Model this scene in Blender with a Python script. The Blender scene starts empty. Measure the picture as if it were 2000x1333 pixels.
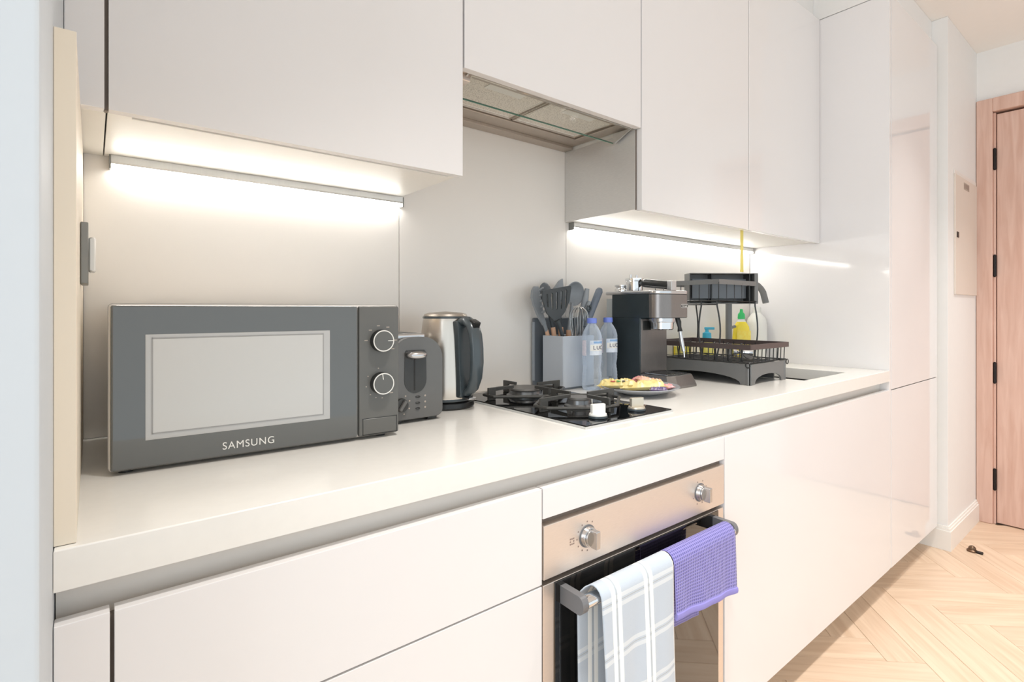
import bpy, bmesh, math, random
from mathutils import Vector, Matrix
random.seed(4)
S = bpy.context.scene
C = S.collection
PI = math.pi

# ------------------------------------------------------------------ camera
cam = bpy.data.cameras.new('camera'); cam_o = bpy.data.objects.new('camera', cam); C.objects.link(cam_o)
cam.sensor_fit = 'HORIZONTAL'; cam.sensor_width = 36.0
cam.lens = 1037.29 * 36.0 / 2000.0
cam.shift_x = -(1040.73 - 1000) / 2000.0
cam.shift_y = -(666.5 - 605.3) / 2000.0
cam.clip_start = 0.02
cam_o.location = (-.0166, -1.2972, 1.1384)
cam_o.rotation_euler = (PI / 2, 0, math.radians(50.308 - 90))
S.camera = cam_o

# ------------------------------------------------------------------ light
S.view_settings.view_transform = 'Standard'
S.view_settings.look = 'None'
S.view_settings.gamma = 1
S.view_settings.use_curve_mapping = False
S.view_settings.exposure = 0.31
w = bpy.data.worlds.new('world'); S.world = w; w.use_nodes = True
bg = w.node_tree.nodes['Background']; bg.inputs[0].default_value = (.86, .945, 1.0, 1); bg.inputs[1].default_value = 1.0

def area(name, loc, rot, sx, sy, power, col, shape='RECTANGLE', spread=PI):
    l = bpy.data.lights.new(name, 'AREA'); l.shape = shape; l.size = sx
    if shape in ('RECTANGLE', 'ELLIPSE'): l.size_y = sy
    l.energy = power; l.color = col; l.spread = spread
    o = bpy.data.objects.new(name, l); C.objects.link(o); o.location = loc; o.rotation_euler = rot
    return o
# daylight from the windows to the left of the kitchen
area('window_daylight', (-3.0, -2.2, 1.45), (0, -PI / 2, 0), 2.2, 2.6, 46, (.84, .92, 1.0))
# recessed ceiling downlights over the walkway, the last added to brighten the door end
for i, (x, y) in enumerate([(.55, -1.08), (1.65, -1.08), (2.60, -1.12), (3.30, -1.30)]):
    area('downlight_and_fill', (x, y, 2.518), (0, 0, 0), .14, .14, (5.2, 5.0, 2.4, 3.6)[i], (1.0, .97, .93), 'DISK', math.radians(78 if i < 3 else 72))

# ------------------------------------------------------------------ materials
def lin(c):
    return tuple((v / 12.92 if v <= .04045 else ((v + .055) / 1.055) ** 2.4) for v in c)
def rgb(r, g, b): return lin((r / 255, g / 255, b / 255))
MATS = {}
def mat(name, col, rough=.4, metal=0, **k):
    if name in MATS: return MATS[name]
    m = bpy.data.materials.new(name); m.use_nodes = True; MATS[name] = m
    nt = m.node_tree; b = nt.nodes['Principled BSDF']
    b.inputs['Base Color'].default_value = (*col, 1)
    b.inputs['Roughness'].default_value = rough; b.inputs['Metallic'].default_value = metal
    if 'spec' in k: b.inputs['Specular IOR Level'].default_value = k['spec']
    if 'trans' in k: b.inputs['Transmission Weight'].default_value = k['trans']
    if 'ior' in k: b.inputs['IOR'].default_value = k['ior']
    if 'coat' in k: b.inputs['Coat Weight'].default_value = k['coat']; b.inputs['Coat Roughness'].default_value = .03
    if 'emit' in k:
        b.inputs['Emission Color'].default_value = (*k.get('ecol', col), 1); b.inputs['Emission Strength'].default_value = k['emit']
    if 'noise' in k:       # (scale, amount, stretch)  subtle colour variation
        sc, am, st = k['noise']
        tc = nt.nodes.new('ShaderNodeTexCoord'); mp = nt.nodes.new('ShaderNodeMapping'); mp.inputs['Scale'].default_value = st
        n = nt.nodes.new('ShaderNodeTexNoise'); n.inputs['Scale'].default_value = sc; n.inputs['Detail'].default_value = 5
        r = nt.nodes.new('ShaderNodeValToRGB'); r.color_ramp.elements[0].position = .3; r.color_ramp.elements[1].position = .7
        d = k.get('dark', tuple(v * (1 - am) for v in col))
        r.color_ramp.elements[0].color = (*d, 1); r.color_ramp.elements[1].color = (*col, 1)
        nt.links.new(tc.outputs['Object'], mp.inputs[0]); nt.links.new(mp.outputs[0], n.inputs['Vector'])
        nt.links.new(n.outputs[0], r.inputs[0]); nt.links.new(r.outputs[0], b.inputs['Base Color'])
        if k.get('nbump'):
            bp = nt.nodes.new('ShaderNodeBump'); bp.inputs['Strength'].default_value = k['nbump']; bp.inputs['Distance'].default_value = .001
            nt.links.new(n.outputs[0], bp.inputs['Height']); nt.links.new(bp.outputs[0], b.inputs['Normal'])
    return m
N1 = (1, 1, 1)
M_gloss = mat('gloss_white_lacquer', rgb(236, 233, 232), .07, noise=(3, .012, N1))
M_carc = mat('white_melamine', rgb(238, 235, 228), .35, noise=(20, .01, N1))
M_quartz = mat('white_quartz', rgb(240, 237, 231), .16, noise=(60, .02, N1))
M_splash = mat('cream_splashback', rgb(242, 236, 229), .22, noise=(5, .012, N1))
M_wall = mat('white_wall_paint', rgb(238, 236, 233), .6, noise=(30, .012, N1), nbump=.1)
M_ceil = mat('ceiling_paint', rgb(247, 242, 236), .8, noise=(30, .01, N1))
M_trim = mat('satin_white_skirting', rgb(242, 238, 232), .3, noise=(20, .01, N1))
M_gap = mat('shadow_gap_board', rgb(120, 108, 98), .6, noise=(20, .05, N1))
M_chan = mat('beige_channel', rgb(228, 221, 213), .35, noise=(20, .02, N1))
M_cream = mat('cream_edge_panel', rgb(238, 226, 207), .45, noise=(4, .02, N1))
M_steel = mat('brushed_steel', rgb(222, 220, 217), .3, .5, noise=(60, .08, (1, 1, 14)))
M_steelw = mat('brushed_warm_steel', rgb(236, 224, 214), .38, .85, noise=(60, .05, (1, 1, 14)))
M_chrome = mat('chrome', rgb(225, 225, 225), .06, 1, noise=(10, .02, N1))
M_alu = mat('aluminium_profile', rgb(222, 222, 220), .35, .5, noise=(30, .04, (14, 1, 1)))
M_satin = mat('satin_chrome', rgb(205, 205, 206), .22, 1, noise=(20, .03, N1))
M_led = mat('led_diffuser', rgb(255, 250, 238), .4, emit=16, ecol=(1, .99, .96), noise=(5, .01, N1))
M_mwglass = mat('smoked_mirror_glass', rgb(86, 87, 85), .045, coat=1.0, spec=.6, noise=(3, .03, N1))
M_mwwin = mat('perforated_grey_window', rgb(176, 172, 166), .3, coat=1.0)
M_mwwin2 = mat('grey_window_border', rgb(184, 182, 179), .12, coat=1.0, noise=(4, .02, N1))
M_mwline = mat('grey_inner_line', rgb(158, 156, 154), .2, noise=(4, .02, N1))
M_mwpanel = mat('grey_control_panel', rgb(100, 99, 95), .3, noise=(4, .02, N1))
M_mwbody = mat('white_enamel', rgb(232, 226, 220), .25, noise=(20, .01, N1))
M_black = mat('black_plastic', rgb(34, 35, 35), .3, noise=(30, .1, N1))
M_knobf = mat('grey_knob_face', rgb(96, 96, 93), .35, noise=(30, .04, N1))
M_white = mat('white_print', rgb(235, 233, 228), .5, noise=(30, .01, N1))
M_dprint = mat('brown_print', rgb(150, 130, 120), .5, noise=(30, .02, N1))
M_toast = mat('dark_grey_toaster', rgb(102, 101, 99), .24, noise=(40, .04, N1))
M_toastd = mat('charcoal_recess', rgb(52, 52, 50), .3, noise=(40, .05, N1))
M_kh = mat('dark_teal_grey_plastic', rgb(72, 80, 84), .2, noise=(20, .05, N1))
M_kettle = mat('brushed_kettle_steel', rgb(214, 206, 196), .24, 1, noise=(80, .05, (1, 1, .05)))
M_hob = mat('black_hob_glass', rgb(10, 10, 10), .04, spec=.35, noise=(4, .1, N1))
M_cast = mat('matt_cast_iron', rgb(74, 73, 70), .42, noise=(200, .15, N1), nbump=.3)
M_cap = mat('grey_burner_cap', rgb(104, 101, 97), .4, noise=(60, .05, N1))
M_burn = mat('burner_ring_metal', rgb(120, 122, 124), .3, .8, noise=(60, .1, N1))
M_grey = mat('grey_caddy_plastic', rgb(188, 194, 202), .4, noise=(30, .02, N1))
M_greyd = mat('slate_grey_plastic', rgb(100, 106, 112), .4, noise=(30, .03, N1))
M_sil = mat('charcoal_silicone', rgb(66, 71, 74), .45, noise=(40, .05, N1))
M_silg = mat('grey_silicone', rgb(150, 155, 160), .45, noise=(40, .04, N1))
M_silgb = mat('blue_grey_silicone', rgb(108, 117, 130), .4, noise=(40, .04, N1))
M_wood = mat('beech_handle', rgb(236, 190, 156), .5, noise=(25, .2, (1, 1, .1)))
M_wire = mat('steel_whisk_wire', rgb(190, 190, 188), .25, 1, noise=(20, .03, N1))
M_blackw = mat('black_coated_wire', rgb(52, 52, 52), .35, .3, noise=(30, .06, N1))
M_rim = mat('dark_bronze_band', rgb(92, 80, 78), .35, .3, noise=(30, .05, N1))
M_tray = mat('grey_drip_tray_plastic', rgb(112, 112, 111), .35, noise=(20, .04, N1))
M_cofs = mat('dark_metallic_side', rgb(66, 74, 77), .2, .4, noise=(10, .05, N1))
M_coff = mat('brown_grey_metallic', rgb(136, 131, 128), .28, .75, noise=(60, .06, (8, 1, 1)))
M_tank = mat('smoky_tank', rgb(176, 178, 174), .2, noise=(20, .05, N1))
M_plate = mat('grey_stoneware', rgb(164, 166, 170), .25, noise=(40, .03, N1))
M_cap_b = mat('blue_bottle_cap', rgb(120, 140, 225), .4, noise=(20, .03, N1))
M_water = mat('water_bottle_plastic', (.93, .96, 1.0), .06, trans=.74, ior=1.22)
def thin_plastic(m):
    nt = m.node_tree; b = nt.nodes['Principled BSDF']; out = nt.nodes['Material Output']
    b.inputs['Transmission Weight'].default_value = 0; b.inputs['Base Color'].default_value = (.74, .82, .93, 1); b.inputs['Roughness'].default_value = .06
    tr = nt.nodes.new('ShaderNodeBsdfTransparent'); tr.inputs[0].default_value = (.93, .965, 1, 1)
    lw = nt.nodes.new('ShaderNodeLayerWeight'); lw.inputs[0].default_value = .35
    mr = nt.nodes.new('ShaderNodeMapRange'); mr.inputs['To Min'].default_value = .16; mr.inputs['To Max'].default_value = .95
    mx = nt.nodes.new('ShaderNodeMixShader')
    nt.links.new(lw.outputs['Facing'], mr.inputs[0]); nt.links.new(mr.outputs[0], mx.inputs[0]); nt.links.new(tr.outputs[0], mx.inputs[1]); nt.links.new(b.outputs[0], mx.inputs[2]); nt.links.new(mx.outputs[0], out.inputs['Surface'])
thin_plastic(M_water)
M_oven_g = mat('black_oven_glass', rgb(14, 12, 11), .04, coat=1.0, noise=(4, .1, N1))
M_gplas = mat('grey_handle_end', rgb(112, 112, 114), .4, noise=(20, .03, N1))
M_sink = mat('dark_composite_sink', rgb(44, 43, 41), .4, noise=(60, .1, N1))
M_yellow = mat('yellow_strap', rgb(240, 222, 120), .6, noise=(30, .06, N1))
M_yel = mat('yellow_dish_soap', rgb(250, 226, 70), .25, noise=(10, .08, N1))
M_lemon = mat('lemon_soap_body', rgb(250, 238, 120), .2, noise=(10, .08, N1))
M_green = mat('green_cap', rgb(60, 200, 110), .35, noise=(20, .05, N1))
M_teal = mat('turquoise_pump', rgb(60, 170, 200), .35, noise=(20, .05, N1))
M_whitep = mat('white_plastic', rgb(236, 234, 228), .3, noise=(20, .01, N1))
M_navy = mat('navy_print', rgb(50, 50, 90), .5, noise=(20, .03, N1))
M_blackp = mat('black_print', rgb(30, 28, 26), .5, noise=(20, .03, N1))
M_bronze = mat('aged_bronze', rgb(120, 98, 80), .35, .9, noise=(30, .2, N1))
M_hinge = mat('black_hinge', rgb(30, 22, 20), .4, .4, noise=(30, .1, N1))
M_wfoil = mat('yellow_foil_wrapper', rgb(250, 238, 176), .3, noise=(40, .1, N1), dark=rgb(240, 212, 128), nbump=.5)
M_pfoil = mat('pink_foil_wrapper', rgb(248, 190, 188), .3, noise=(60, .1, N1), dark=rgb(238, 140, 146), nbump=.5)
M_pufoil = mat('mauve_foil_wrapper', rgb(150, 130, 160), .28, noise=(120, .1, N1), dark=rgb(90, 80, 130), nbump=.5)
M_vent = mat('grey_label', rgb(176, 164, 152), .5, noise=(20, .03, N1))
M_sock = mat('grey_socket_plate', rgb(136, 136, 132), .35, .3, noise=(20, .03, N1))

def glass_tint():
    m = mat('greenish_visor_glass', (.975, .99, .98), .01, trans=1.0, ior=1.12); return m
M_vglass = glass_tint()
M_steelh = mat('hood_steel', rgb(190, 178, 166), .3, .7, noise=(60, .08, (14, 1, 1)))
M_gedge = mat('green_glass_edge', rgb(96, 140, 122), .15, noise=(20, .05, N1))

def mesh_filter_mat():
    m = mat('filter_mesh', rgb(196, 188, 176), .5, .2)
    nt = m.node_tree; b = nt.nodes['Principled BSDF']
    tc = nt.nodes.new('ShaderNodeTexCoord'); v = nt.nodes.new('ShaderNodeTexVoronoi'); v.inputs['Scale'].default_value = 260
    r = nt.nodes.new('ShaderNodeValToRGB'); r.color_ramp.elements[0].color = (*rgb(186, 178, 166), 1); r.color_ramp.elements[1].color = (*rgb(236, 230, 220), 1)
    r.color_ramp.elements[0].position = .1; r.color_ramp.elements[1].position = .5
    nt.links.new(tc.outputs['Object'], v.inputs['Vector']); nt.links.new(v.outputs[0], r.inputs[0]); nt.links.new(r.outputs[0], b.inputs['Base Color'])
    return m
M_filter = mesh_filter_mat()
def perf(m, c0, c1, sc):
    nt = m.node_tree; b = nt.nodes['Principled BSDF']
    tc = nt.nodes.new('ShaderNodeTexCoord'); v = nt.nodes.new('ShaderNodeTexVoronoi'); v.inputs['Scale'].default_value = sc; v.inputs['Randomness'].default_value = 0
    r = nt.nodes.new('ShaderNodeValToRGB'); r.color_ramp.elements[0].color = (*c0, 1); r.color_ramp.elements[1].color = (*c1, 1)
    r.color_ramp.elements[0].position = .1; r.color_ramp.elements[1].position = .35
    nt.links.new(tc.outputs['Object'], v.inputs['Vector']); nt.links.new(v.outputs[0], r.inputs[0]); nt.links.new(r.outputs[0], b.inputs['Base Color'])
perf(M_mwwin, rgb(176, 174, 172), rgb(198, 196, 192), 480)

def wood_mat(name, c0, c1, axis_scale, rough, sc=3.0, use_rand=True):
    m = bpy.data.materials.new(name); m.use_nodes = True; nt = m.node_tree; b = nt.nodes['Principled BSDF']; MATS[name] = m
    tc = nt.nodes.new('ShaderNodeTexCoord'); mp = nt.nodes.new('ShaderNodeMapping'); mp.inputs['Scale'].default_value = axis_scale
    oi = nt.nodes.new('ShaderNodeObjectInfo'); ad = nt.nodes.new('ShaderNodeVectorMath'); ad.operation = 'ADD'
    mul = nt.nodes.new('ShaderNodeMath'); mul.operation = 'MULTIPLY'; mul.inputs[1].default_value = 37.0
    nt.links.new(oi.outputs['Random'], mul.inputs[0])
    nt.links.new(tc.outputs['Object'], ad.inputs[0]); nt.links.new(mul.outputs[0], ad.inputs[1]); nt.links.new(ad.outputs[0], mp.inputs[0])
    n = nt.nodes.new('ShaderNodeTexNoise'); n.inputs['Scale'].default_value = sc; n.inputs['Detail'].default_value = 8; n.inputs['Distortion'].default_value = .6
    nt.links.new(mp.outputs[0], n.inputs['Vector'])
    r = nt.nodes.new('ShaderNodeValToRGB'); r.color_ramp.elements[0].position = .32; r.color_ramp.elements[1].position = .66
    r.color_ramp.elements[0].color = (*c0, 1); r.color_ramp.elements[1].color = (*c1, 1)
    nt.links.new(n.outputs[0], r.inputs[0])
    hs = nt.nodes.new('ShaderNodeHueSaturation'); mr = nt.nodes.new('ShaderNodeMapRange')
    mr.inputs['To Min'].default_value = .95 if use_rand else 1; mr.inputs['To Max'].default_value = 1.04 if use_rand else 1
    nt.links.new(oi.outputs['Random'], mr.inputs[0]); nt.links.new(mr.outputs[0], hs.inputs['Value']); nt.links.new(r.outputs[0], hs.inputs['Color'])
    nt.links.new(hs.outputs[0], b.inputs['Base Color']); b.inputs['Roughness'].default_value = rough
    bp = nt.nodes.new('ShaderNodeBump'); bp.inputs['Strength'].default_value = .08; bp.inputs['Distance'].default_value = .001
    nt.links.new(n.outputs[0], bp.inputs['Height']); nt.links.new(bp.outputs[0], b.inputs['Normal'])
    return m
M_plank = wood_mat('light_oak_plank', rgb(214, 185, 158), rgb(230, 205, 180), (1, 14, 14), .38)
M_sub = mat('oak_subfloor', rgb(200, 172, 140), .6, noise=(10, .1, N1))
M_door = wood_mat('pinkish_oak_veneer', rgb(208, 168, 150), rgb(224, 190, 174), (9, 9, .8), .45, 4.0, False)

def cloth_mat(name, kind):
    m = bpy.data.materials.new(name); m.use_nodes = True; nt = m.node_tree; b = nt.nodes['Principled BSDF']; MATS[name] = m
    b.inputs['Roughness'].default_value = .85; b.inputs['Sheen Weight'].default_value = .2
    tc = nt.nodes.new('ShaderNodeTexCoord'); sp = nt.nodes.new('ShaderNodeSeparateXYZ'); nt.links.new(tc.outputs['UV'], sp.inputs[0])
    def mth(op, a, bb=None, c=None):
        n = nt.nodes.new('ShaderNodeMath'); n.operation = op
        for i, v in enumerate((a, bb, c)):
            if v is None: continue
            if isinstance(v, (int, float)): n.inputs[i].default_value = v
            else: nt.links.new(v, n.inputs[i])
        return n.outputs[0]
    if kind == 'plaid':
        def stripes(src, per, offs, hw):
            f = mth('MODULO', mth('ADD', src, 10 * per), per); acc = None
            for o in offs:
                s = mth('LESS_THAN', mth('ABSOLUTE', mth('SUBTRACT', f, o)), hw)
                acc = s if acc is None else mth('MAXIMUM', acc, s)
            return acc
        u, v = sp.outputs[0], sp.outputs[1]
        vert = stripes(u, .092, (.030, .046), .0052)
        vthin = stripes(u, .092, (.038,), .0008)
        hor = stripes(v, .092, (.030, .046), .004)
        hthin = stripes(v, .092, (.038,), .0008)
        base = (*rgb(192, 201, 211), 1); white = (*rgb(250, 249, 244), 1); half = (*rgb(216, 221, 225), 1); thin = (*rgb(176, 180, 182), 1)
        def mix(f, a, c):
            n = nt.nodes.new('ShaderNodeMix'); n.data_type = 'RGBA'; nt.links.new(f, n.inputs[0])
            for idx, x in ((6, a), (7, c)):
                if isinstance(x, tuple): n.inputs[idx].default_value = x
                else: nt.links.new(x, n.inputs[idx])
            return n.outputs[2]
        c = mix(hor, base, half); c = mix(hthin, c, thin); c = mix(vert, c, white); c = mix(vthin, c, thin)
        nt.links.new(c, b.inputs['Base Color'])
        n = nt.nodes.new('ShaderNodeTexNoise'); n.inputs['Scale'].default_value = 900; h = n.outputs[0]; nt.links.new(tc.outputs['UV'], n.inputs['Vector']); st = .25
    else:
        k = 2 * PI / .0062
        a = mth('ABSOLUTE', mth('SINE', mth('MULTIPLY', sp.outputs[0], k / 2))); c2 = mth('ABSOLUTE', mth('SINE', mth('MULTIPLY', sp.outputs[1], k / 2)))
        h = mth('SUBTRACT', 1.0, mth('MULTIPLY', a, c2))
        edge = mth('LESS_THAN', sp.outputs[2], .5)
        r = nt.nodes.new('ShaderNodeValToRGB'); r.color_ramp.elements[0].position = .15; r.color_ramp.elements[1].position = .8
        r.color_ramp.elements[0].color = (*rgb(96, 91, 160), 1); r.color_ramp.elements[1].color = (*rgb(148, 141, 206), 1)
        nt.links.new(h, r.inputs[0]); nt.links.new(r.outputs[0], b.inputs['Base Color']); st = .6
    bp = nt.nodes.new('ShaderNodeBump'); bp.inputs['Strength'].default_value = st; bp.inputs['Distance'].default_value = .002
    nt.links.new(h, bp.inputs['Height']); nt.links.new(bp.outputs[0], b.inputs['Normal'])
    return m
M_plaid = cloth_mat('plaid_cotton', 'plaid')
M_waffle = cloth_mat('lilac_waffle_cotton', 'waffle')
M_hem = mat('lilac_hem', rgb(148, 141, 208), .85, noise=(200, .05, N1))

# ------------------------------------------------------------------ builders
class B:
    def __init__(s): s.bm = bmesh.new()
    def merge(s, o, M=None):
        me = bpy.data.meshes.new('t'); o.to_mesh(me); o.free()
        if M: me.transform(M)
        s.bm.from_mesh(me); bpy.data.meshes.remove(me); return s
    def box(s, x0, x1, y0, y1, z0, z1, bev=0, seg=2, M=None):
        o = bmesh.new(); bmesh.ops.create_cube(o, size=1)
        bmesh.ops.transform(o, matrix=Matrix.Translation(((x0 + x1) / 2, (y0 + y1) / 2, (z0 + z1) / 2)) @ Matrix.Diagonal((abs(x1 - x0), abs(y1 - y0), abs(z1 - z0), 1)), verts=o.verts)
        if bev: bmesh.ops.bevel(o, geom=o.edges[:], offset=bev, segments=seg, affect='EDGES', profile=.5)
        return s.merge(o, M)
    def cyl(s, p0, p1, r0, r1=None, n=20, bev=0, cap=True):
        p0, p1 = Vector(p0), Vector(p1); d = p1 - p0; r1 = r0 if r1 is None else r1
        o = bmesh.new(); bmesh.ops.create_cone(o, segments=n, radius1=r0, radius2=r1, depth=d.length, cap_ends=cap)
        if bev:
            ed = [e for e in o.edges if len(e.link_faces) == 2 and any(len(f.verts) > 4 for f in e.link_faces)]
            bmesh.ops.bevel(o, geom=ed, offset=bev, segments=2, affect='EDGES', profile=.5)
        return s.merge(o, Matrix.Translation((p0 + p1) / 2) @ d.to_track_quat('Z', 'Y').to_matrix().to_4x4())
    def lathe(s, prof, c=(0, 0, 0), n=32, M=None):
        o = bmesh.new(); rings = []
        for r, z in prof:
            if r < 1e-6: rings.append([o.verts.new((0, 0, z))])
            else: rings.append([o.verts.new((r * math.cos(2 * PI * i / n), r * math.sin(2 * PI * i / n), z)) for i in range(n)])
        for a, b in zip(rings, rings[1:]):
            for i in range(n):
                j = (i + 1) % n
                q = [a[i % len(a)], a[j % len(a)], b[j % len(b)], b[i % len(b)]]
                q2 = []
                for v in q:
                    if v not in q2: q2.append(v)
                if len(q2) > 2: o.faces.new(q2)
        bmesh.ops.recalc_face_normals(o, faces=o.faces)
        return s.merge(o, (M or Matrix()) if M else Matrix.Translation(c))
    def prism(s, pts, a, b, axis='Y', bev=0, M=None):
        # polygon pts (u,v) extruded a..b along axis. axis Y: (x,z); X: (y,z); Z: (x,y)
        o = bmesh.new()
        def P(u, v, t): return {'Y': (u, t, v), 'X': (t, u, v), 'Z': (u, v, t)}[axis]
        f = o.faces.new([o.verts.new(P(u, v, a)) for u, v in pts])
        r = bmesh.ops.extrude_face_region(o, geom=[f])
        d = Vector(P(0, 0, b)) - Vector(P(0, 0, a))
        bmesh.ops.translate(o, verts=[v for v in r['geom'] if isinstance(v, bmesh.types.BMVert)], vec=d)
        bmesh.ops.recalc_face_normals(o, faces=o.faces)
        if bev: bmesh.ops.bevel(o, geom=o.edges[:], offset=bev, segments=2, affect='EDGES', profile=.5)
        return s.merge(o, M)
    def tube(s, pts, r, n=8, closed=False, flat=1.0):
        pts = [Vector(p) for p in pts]; o = bmesh.new(); rings = []; L = len(pts)
        prev = None
        for i, p in enumerate(pts):
            if closed: t = pts[(i + 1) % L] - pts[i - 1]
            else: t = pts[min(i + 1, L - 1)] - pts[max(i - 1, 0)]
            t.normalize()
            if prev is None:
                up = Vector((0, 0, 1)) if abs(t.z) < .9 else Vector((1, 0, 0)); a = t.cross(up).normalized()
            else: a = (prev - t * prev.dot(t)).normalized()
            prev = a; b = t.cross(a); rr = r[i] if isinstance(r, (list, tuple)) else r
            rings.append([o.verts.new(p + a * rr * math.cos(2 * PI * k / n) + b * rr * flat * math.sin(2 * PI * k / n)) for k in range(n)])
        m = L if closed else L - 1
        for i in range(m):
            x, y = rings[i], rings[(i + 1) % L]
            for k in range(n):
                try: o.faces.new((x[k], x[(k + 1) % n], y[(k + 1) % n], y[k]))
                except ValueError: pass
        if not closed: o.faces.new(rings[0][::-1]); o.faces.new(rings[-1])
        bmesh.ops.recalc_face_normals(o, faces=o.faces)
        return s.merge(o)
    def sphere(s, c, r, sc=(1, 1, 1), n=16, M=None):
        o = bmesh.new(); bmesh.ops.create_uvsphere(o, u_segments=n, v_segments=max(6, n // 2), radius=r)
        return s.merge(o, Matrix.Translation(c) @ (M or Matrix()) @ Matrix.Diagonal((*sc, 1)))

ROOT = {}     # object name -> matrix taking build coordinates to local ones
def tag(o, label, cat, group=None):
    o['label'] = label; o['category'] = cat
    if group: o['group'] = group
def thing(name, label, cat, loc=(0, 0, 0), rz=0, group=None, world=True):
    o = bpy.data.objects.new(name, None); C.objects.link(o); o.location = loc; o.rotation_euler = (0, 0, rz); o.empty_display_size = .05
    tag(o, label, cat, group)
    Mt = Matrix.Translation(loc) @ Matrix.Rotation(rz, 4, 'Z')
    ROOT[o.name] = Mt.inverted() if world else Matrix()
    return o
def part(name, b, m, parent=None, smooth=True, label=None, kind=None, loc=None):
    me = bpy.data.meshes.new(name); b.bm.to_mesh(me); b.bm.free(); me.materials.append(m)
    Mx = Matrix()
    if parent is not None: Mx = ROOT[parent.name]
    elif loc is not None: Mx = Matrix.Translation(loc).inverted()
    me.transform(Mx)
    o = bpy.data.objects.new(name, me); C.objects.link(o)
    if parent is not None: o.parent = parent
    elif loc is not None: o.location = loc
    ROOT[o.name] = Mx
    if smooth and len(me.polygons):
        me.polygons.foreach_set('use_smooth', [True] * len(me.polygons))
        try: me.set_sharp_from_angle(angle=math.radians(38))
        except Exception: pass
    if smooth and len(me.vertices) < 4000: o.modifiers.new('normals', 'WEIGHTED_NORMAL').keep_sharp = True
    if label: o['label'] = label
    if kind: o['kind'] = kind
    return o
def struct(name, b, m, **k): return part(name, b, m, kind='structure', **k)
def text(name, s, size, m, parent, M, ext=.0004, sx=1.0, label=None, sp=1.0):
    cu = bpy.data.curves.new('t', 'FONT'); cu.body = s; cu.size = size; cu.extrude = ext; cu.space_character = sp; cu.align_x = 'CENTER'; cu.align_y = 'CENTER'
    o = bpy.data.objects.new('t', cu); C.objects.link(o)
    dg = bpy.context.evaluated_depsgraph_get(); dg.update()
    me = bpy.data.meshes.new_from_object(o.evaluated_get(dg)); bpy.data.objects.remove(o); bpy.data.curves.remove(cu)
    me.transform(Matrix.Diagonal((sx, 1, 1, 1))); me.transform(M); me.transform(ROOT[parent.name])
    me.materials.clear(); me.materials.append(m); me.name = name
    o = bpy.data.objects.new(name, me); C.objects.link(o); o.parent = parent; ROOT[o.name] = ROOT[parent.name]
    if label: o['label'] = label
    return o
def face_y(x, y, z, rz=0):     # text plane facing -Y
    return Matrix.Translation((x, y, z)) @ Matrix.Rotation(rz, 4, 'Z') @ Matrix.Rotation(PI / 2, 4, 'X')

ZC = .8965      # counter top
YB = -.5817     # base fronts
YU = -.3202     # wall cabinet fronts
ZU = 1.4265     # wall cabinet underside
ZT = 2.395
XR = 2.4127     # tall unit side
# ------------------------------------------------------------------ structure
fl = struct('floor', B().box(-2.6, 3.9, -3.1, .12, -.05, -.008), M_sub, smooth=False)
pw, pl = .12, .60
pb = B().box(-pl / 2 + .0006, pl / 2 - .0006, -pw / 2 + .0006, pw / 2 - .0006, -.0085, 0, .0009, 1)
pm = None; k = 0
a45 = math.radians(5)
# herringbone laid at 45 degrees to the wall; each plank a part of the floor
base_rot = math.radians(45)
cells = []
nrep = int(pl / pw)
for i in range(-40, 41):
    for j in range(-12, 13):
        # horizontal plank of the classic herringbone lattice
        ox = i * pw + j * pl * 1.0; oy = i * pw - j * pl * 1.0
        cells.append((ox + pl / 2, oy + pw / 2, 0)); cells.append((ox + pw / 2 - 0.0 + pl, oy + pl / 2 - (pl - pw) , PI / 2))
seen = set(); planks = []
for (x, y, r) in cells:
    X = x * math.cos(base_rot) - y * math.sin(base_rot) + 1.2; Y = x * math.sin(base_rot) + y * math.cos(base_rot) - 1.3
    if .2 < X < 3.62 and -2.9 < Y < -.12:
        if X > 3.05 and Y > -.82 + 0: pass
        key = (round(X, 3), round(Y, 3), r)
        if key in seen: continue
        seen.add(key); planks.append((X, Y, base_rot + r))
for (X, Y, r) in planks:
    if pm is None:
        o = part('plank', pb, M_plank, fl, smooth=False); pm = o.data
    else:
        o = bpy.data.objects.new('plank', pm); C.objects.link(o); o.parent = fl
    o.location = (X, Y, 0); o.rotation_euler = (0, 0, r)
struct('ceiling', B().box(-2.6, 3.9, -3.1, .12, 2.53, 2.6), M_ceil, smooth=False)
struct('added_light_block', B().box(-2.6, 3.9, -3.2, -3.1, 2.14, 2.6), M_wall, smooth=False)  # unseen wall strip added behind the camera to dim the upper cabinets
wb = struct('wall_back', B().box(-.6, 3.9, .014, .12, 0, 2.6), M_wall, smooth=False)
for x0, x1 in ((-.029, .6031), (.6045, 1.2045), (1.2059, XR)):
    part('splash_panel', B().box(x0, x1, 0, .014, ZC, 1.70, .0006, 1), M_splash, wb, smooth=False)
struct('wall_left', B().box(-.60, -.047, -.738, .12, 0, 2.53, .004, 2), mat('pale_blue_grey_paint', rgb(203, 209, 214), .6, noise=(30, .012, N1), nbump=.1))
struct('wall_nib', B().box(3.10, 3.80, -.6175, .014, 0, 2.53, .003, 2), M_wall)
struct('wall_right', B().box(3.68, 3.80, -.684 + .0, -.6175, 0, 2.53).box(3.68, 3.80, -3.1, -.684, 2.262, 2.53).box(3.68, 3.80, -3.1, -1.62, 0, 2.262), M_wall, smooth=False)
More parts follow.
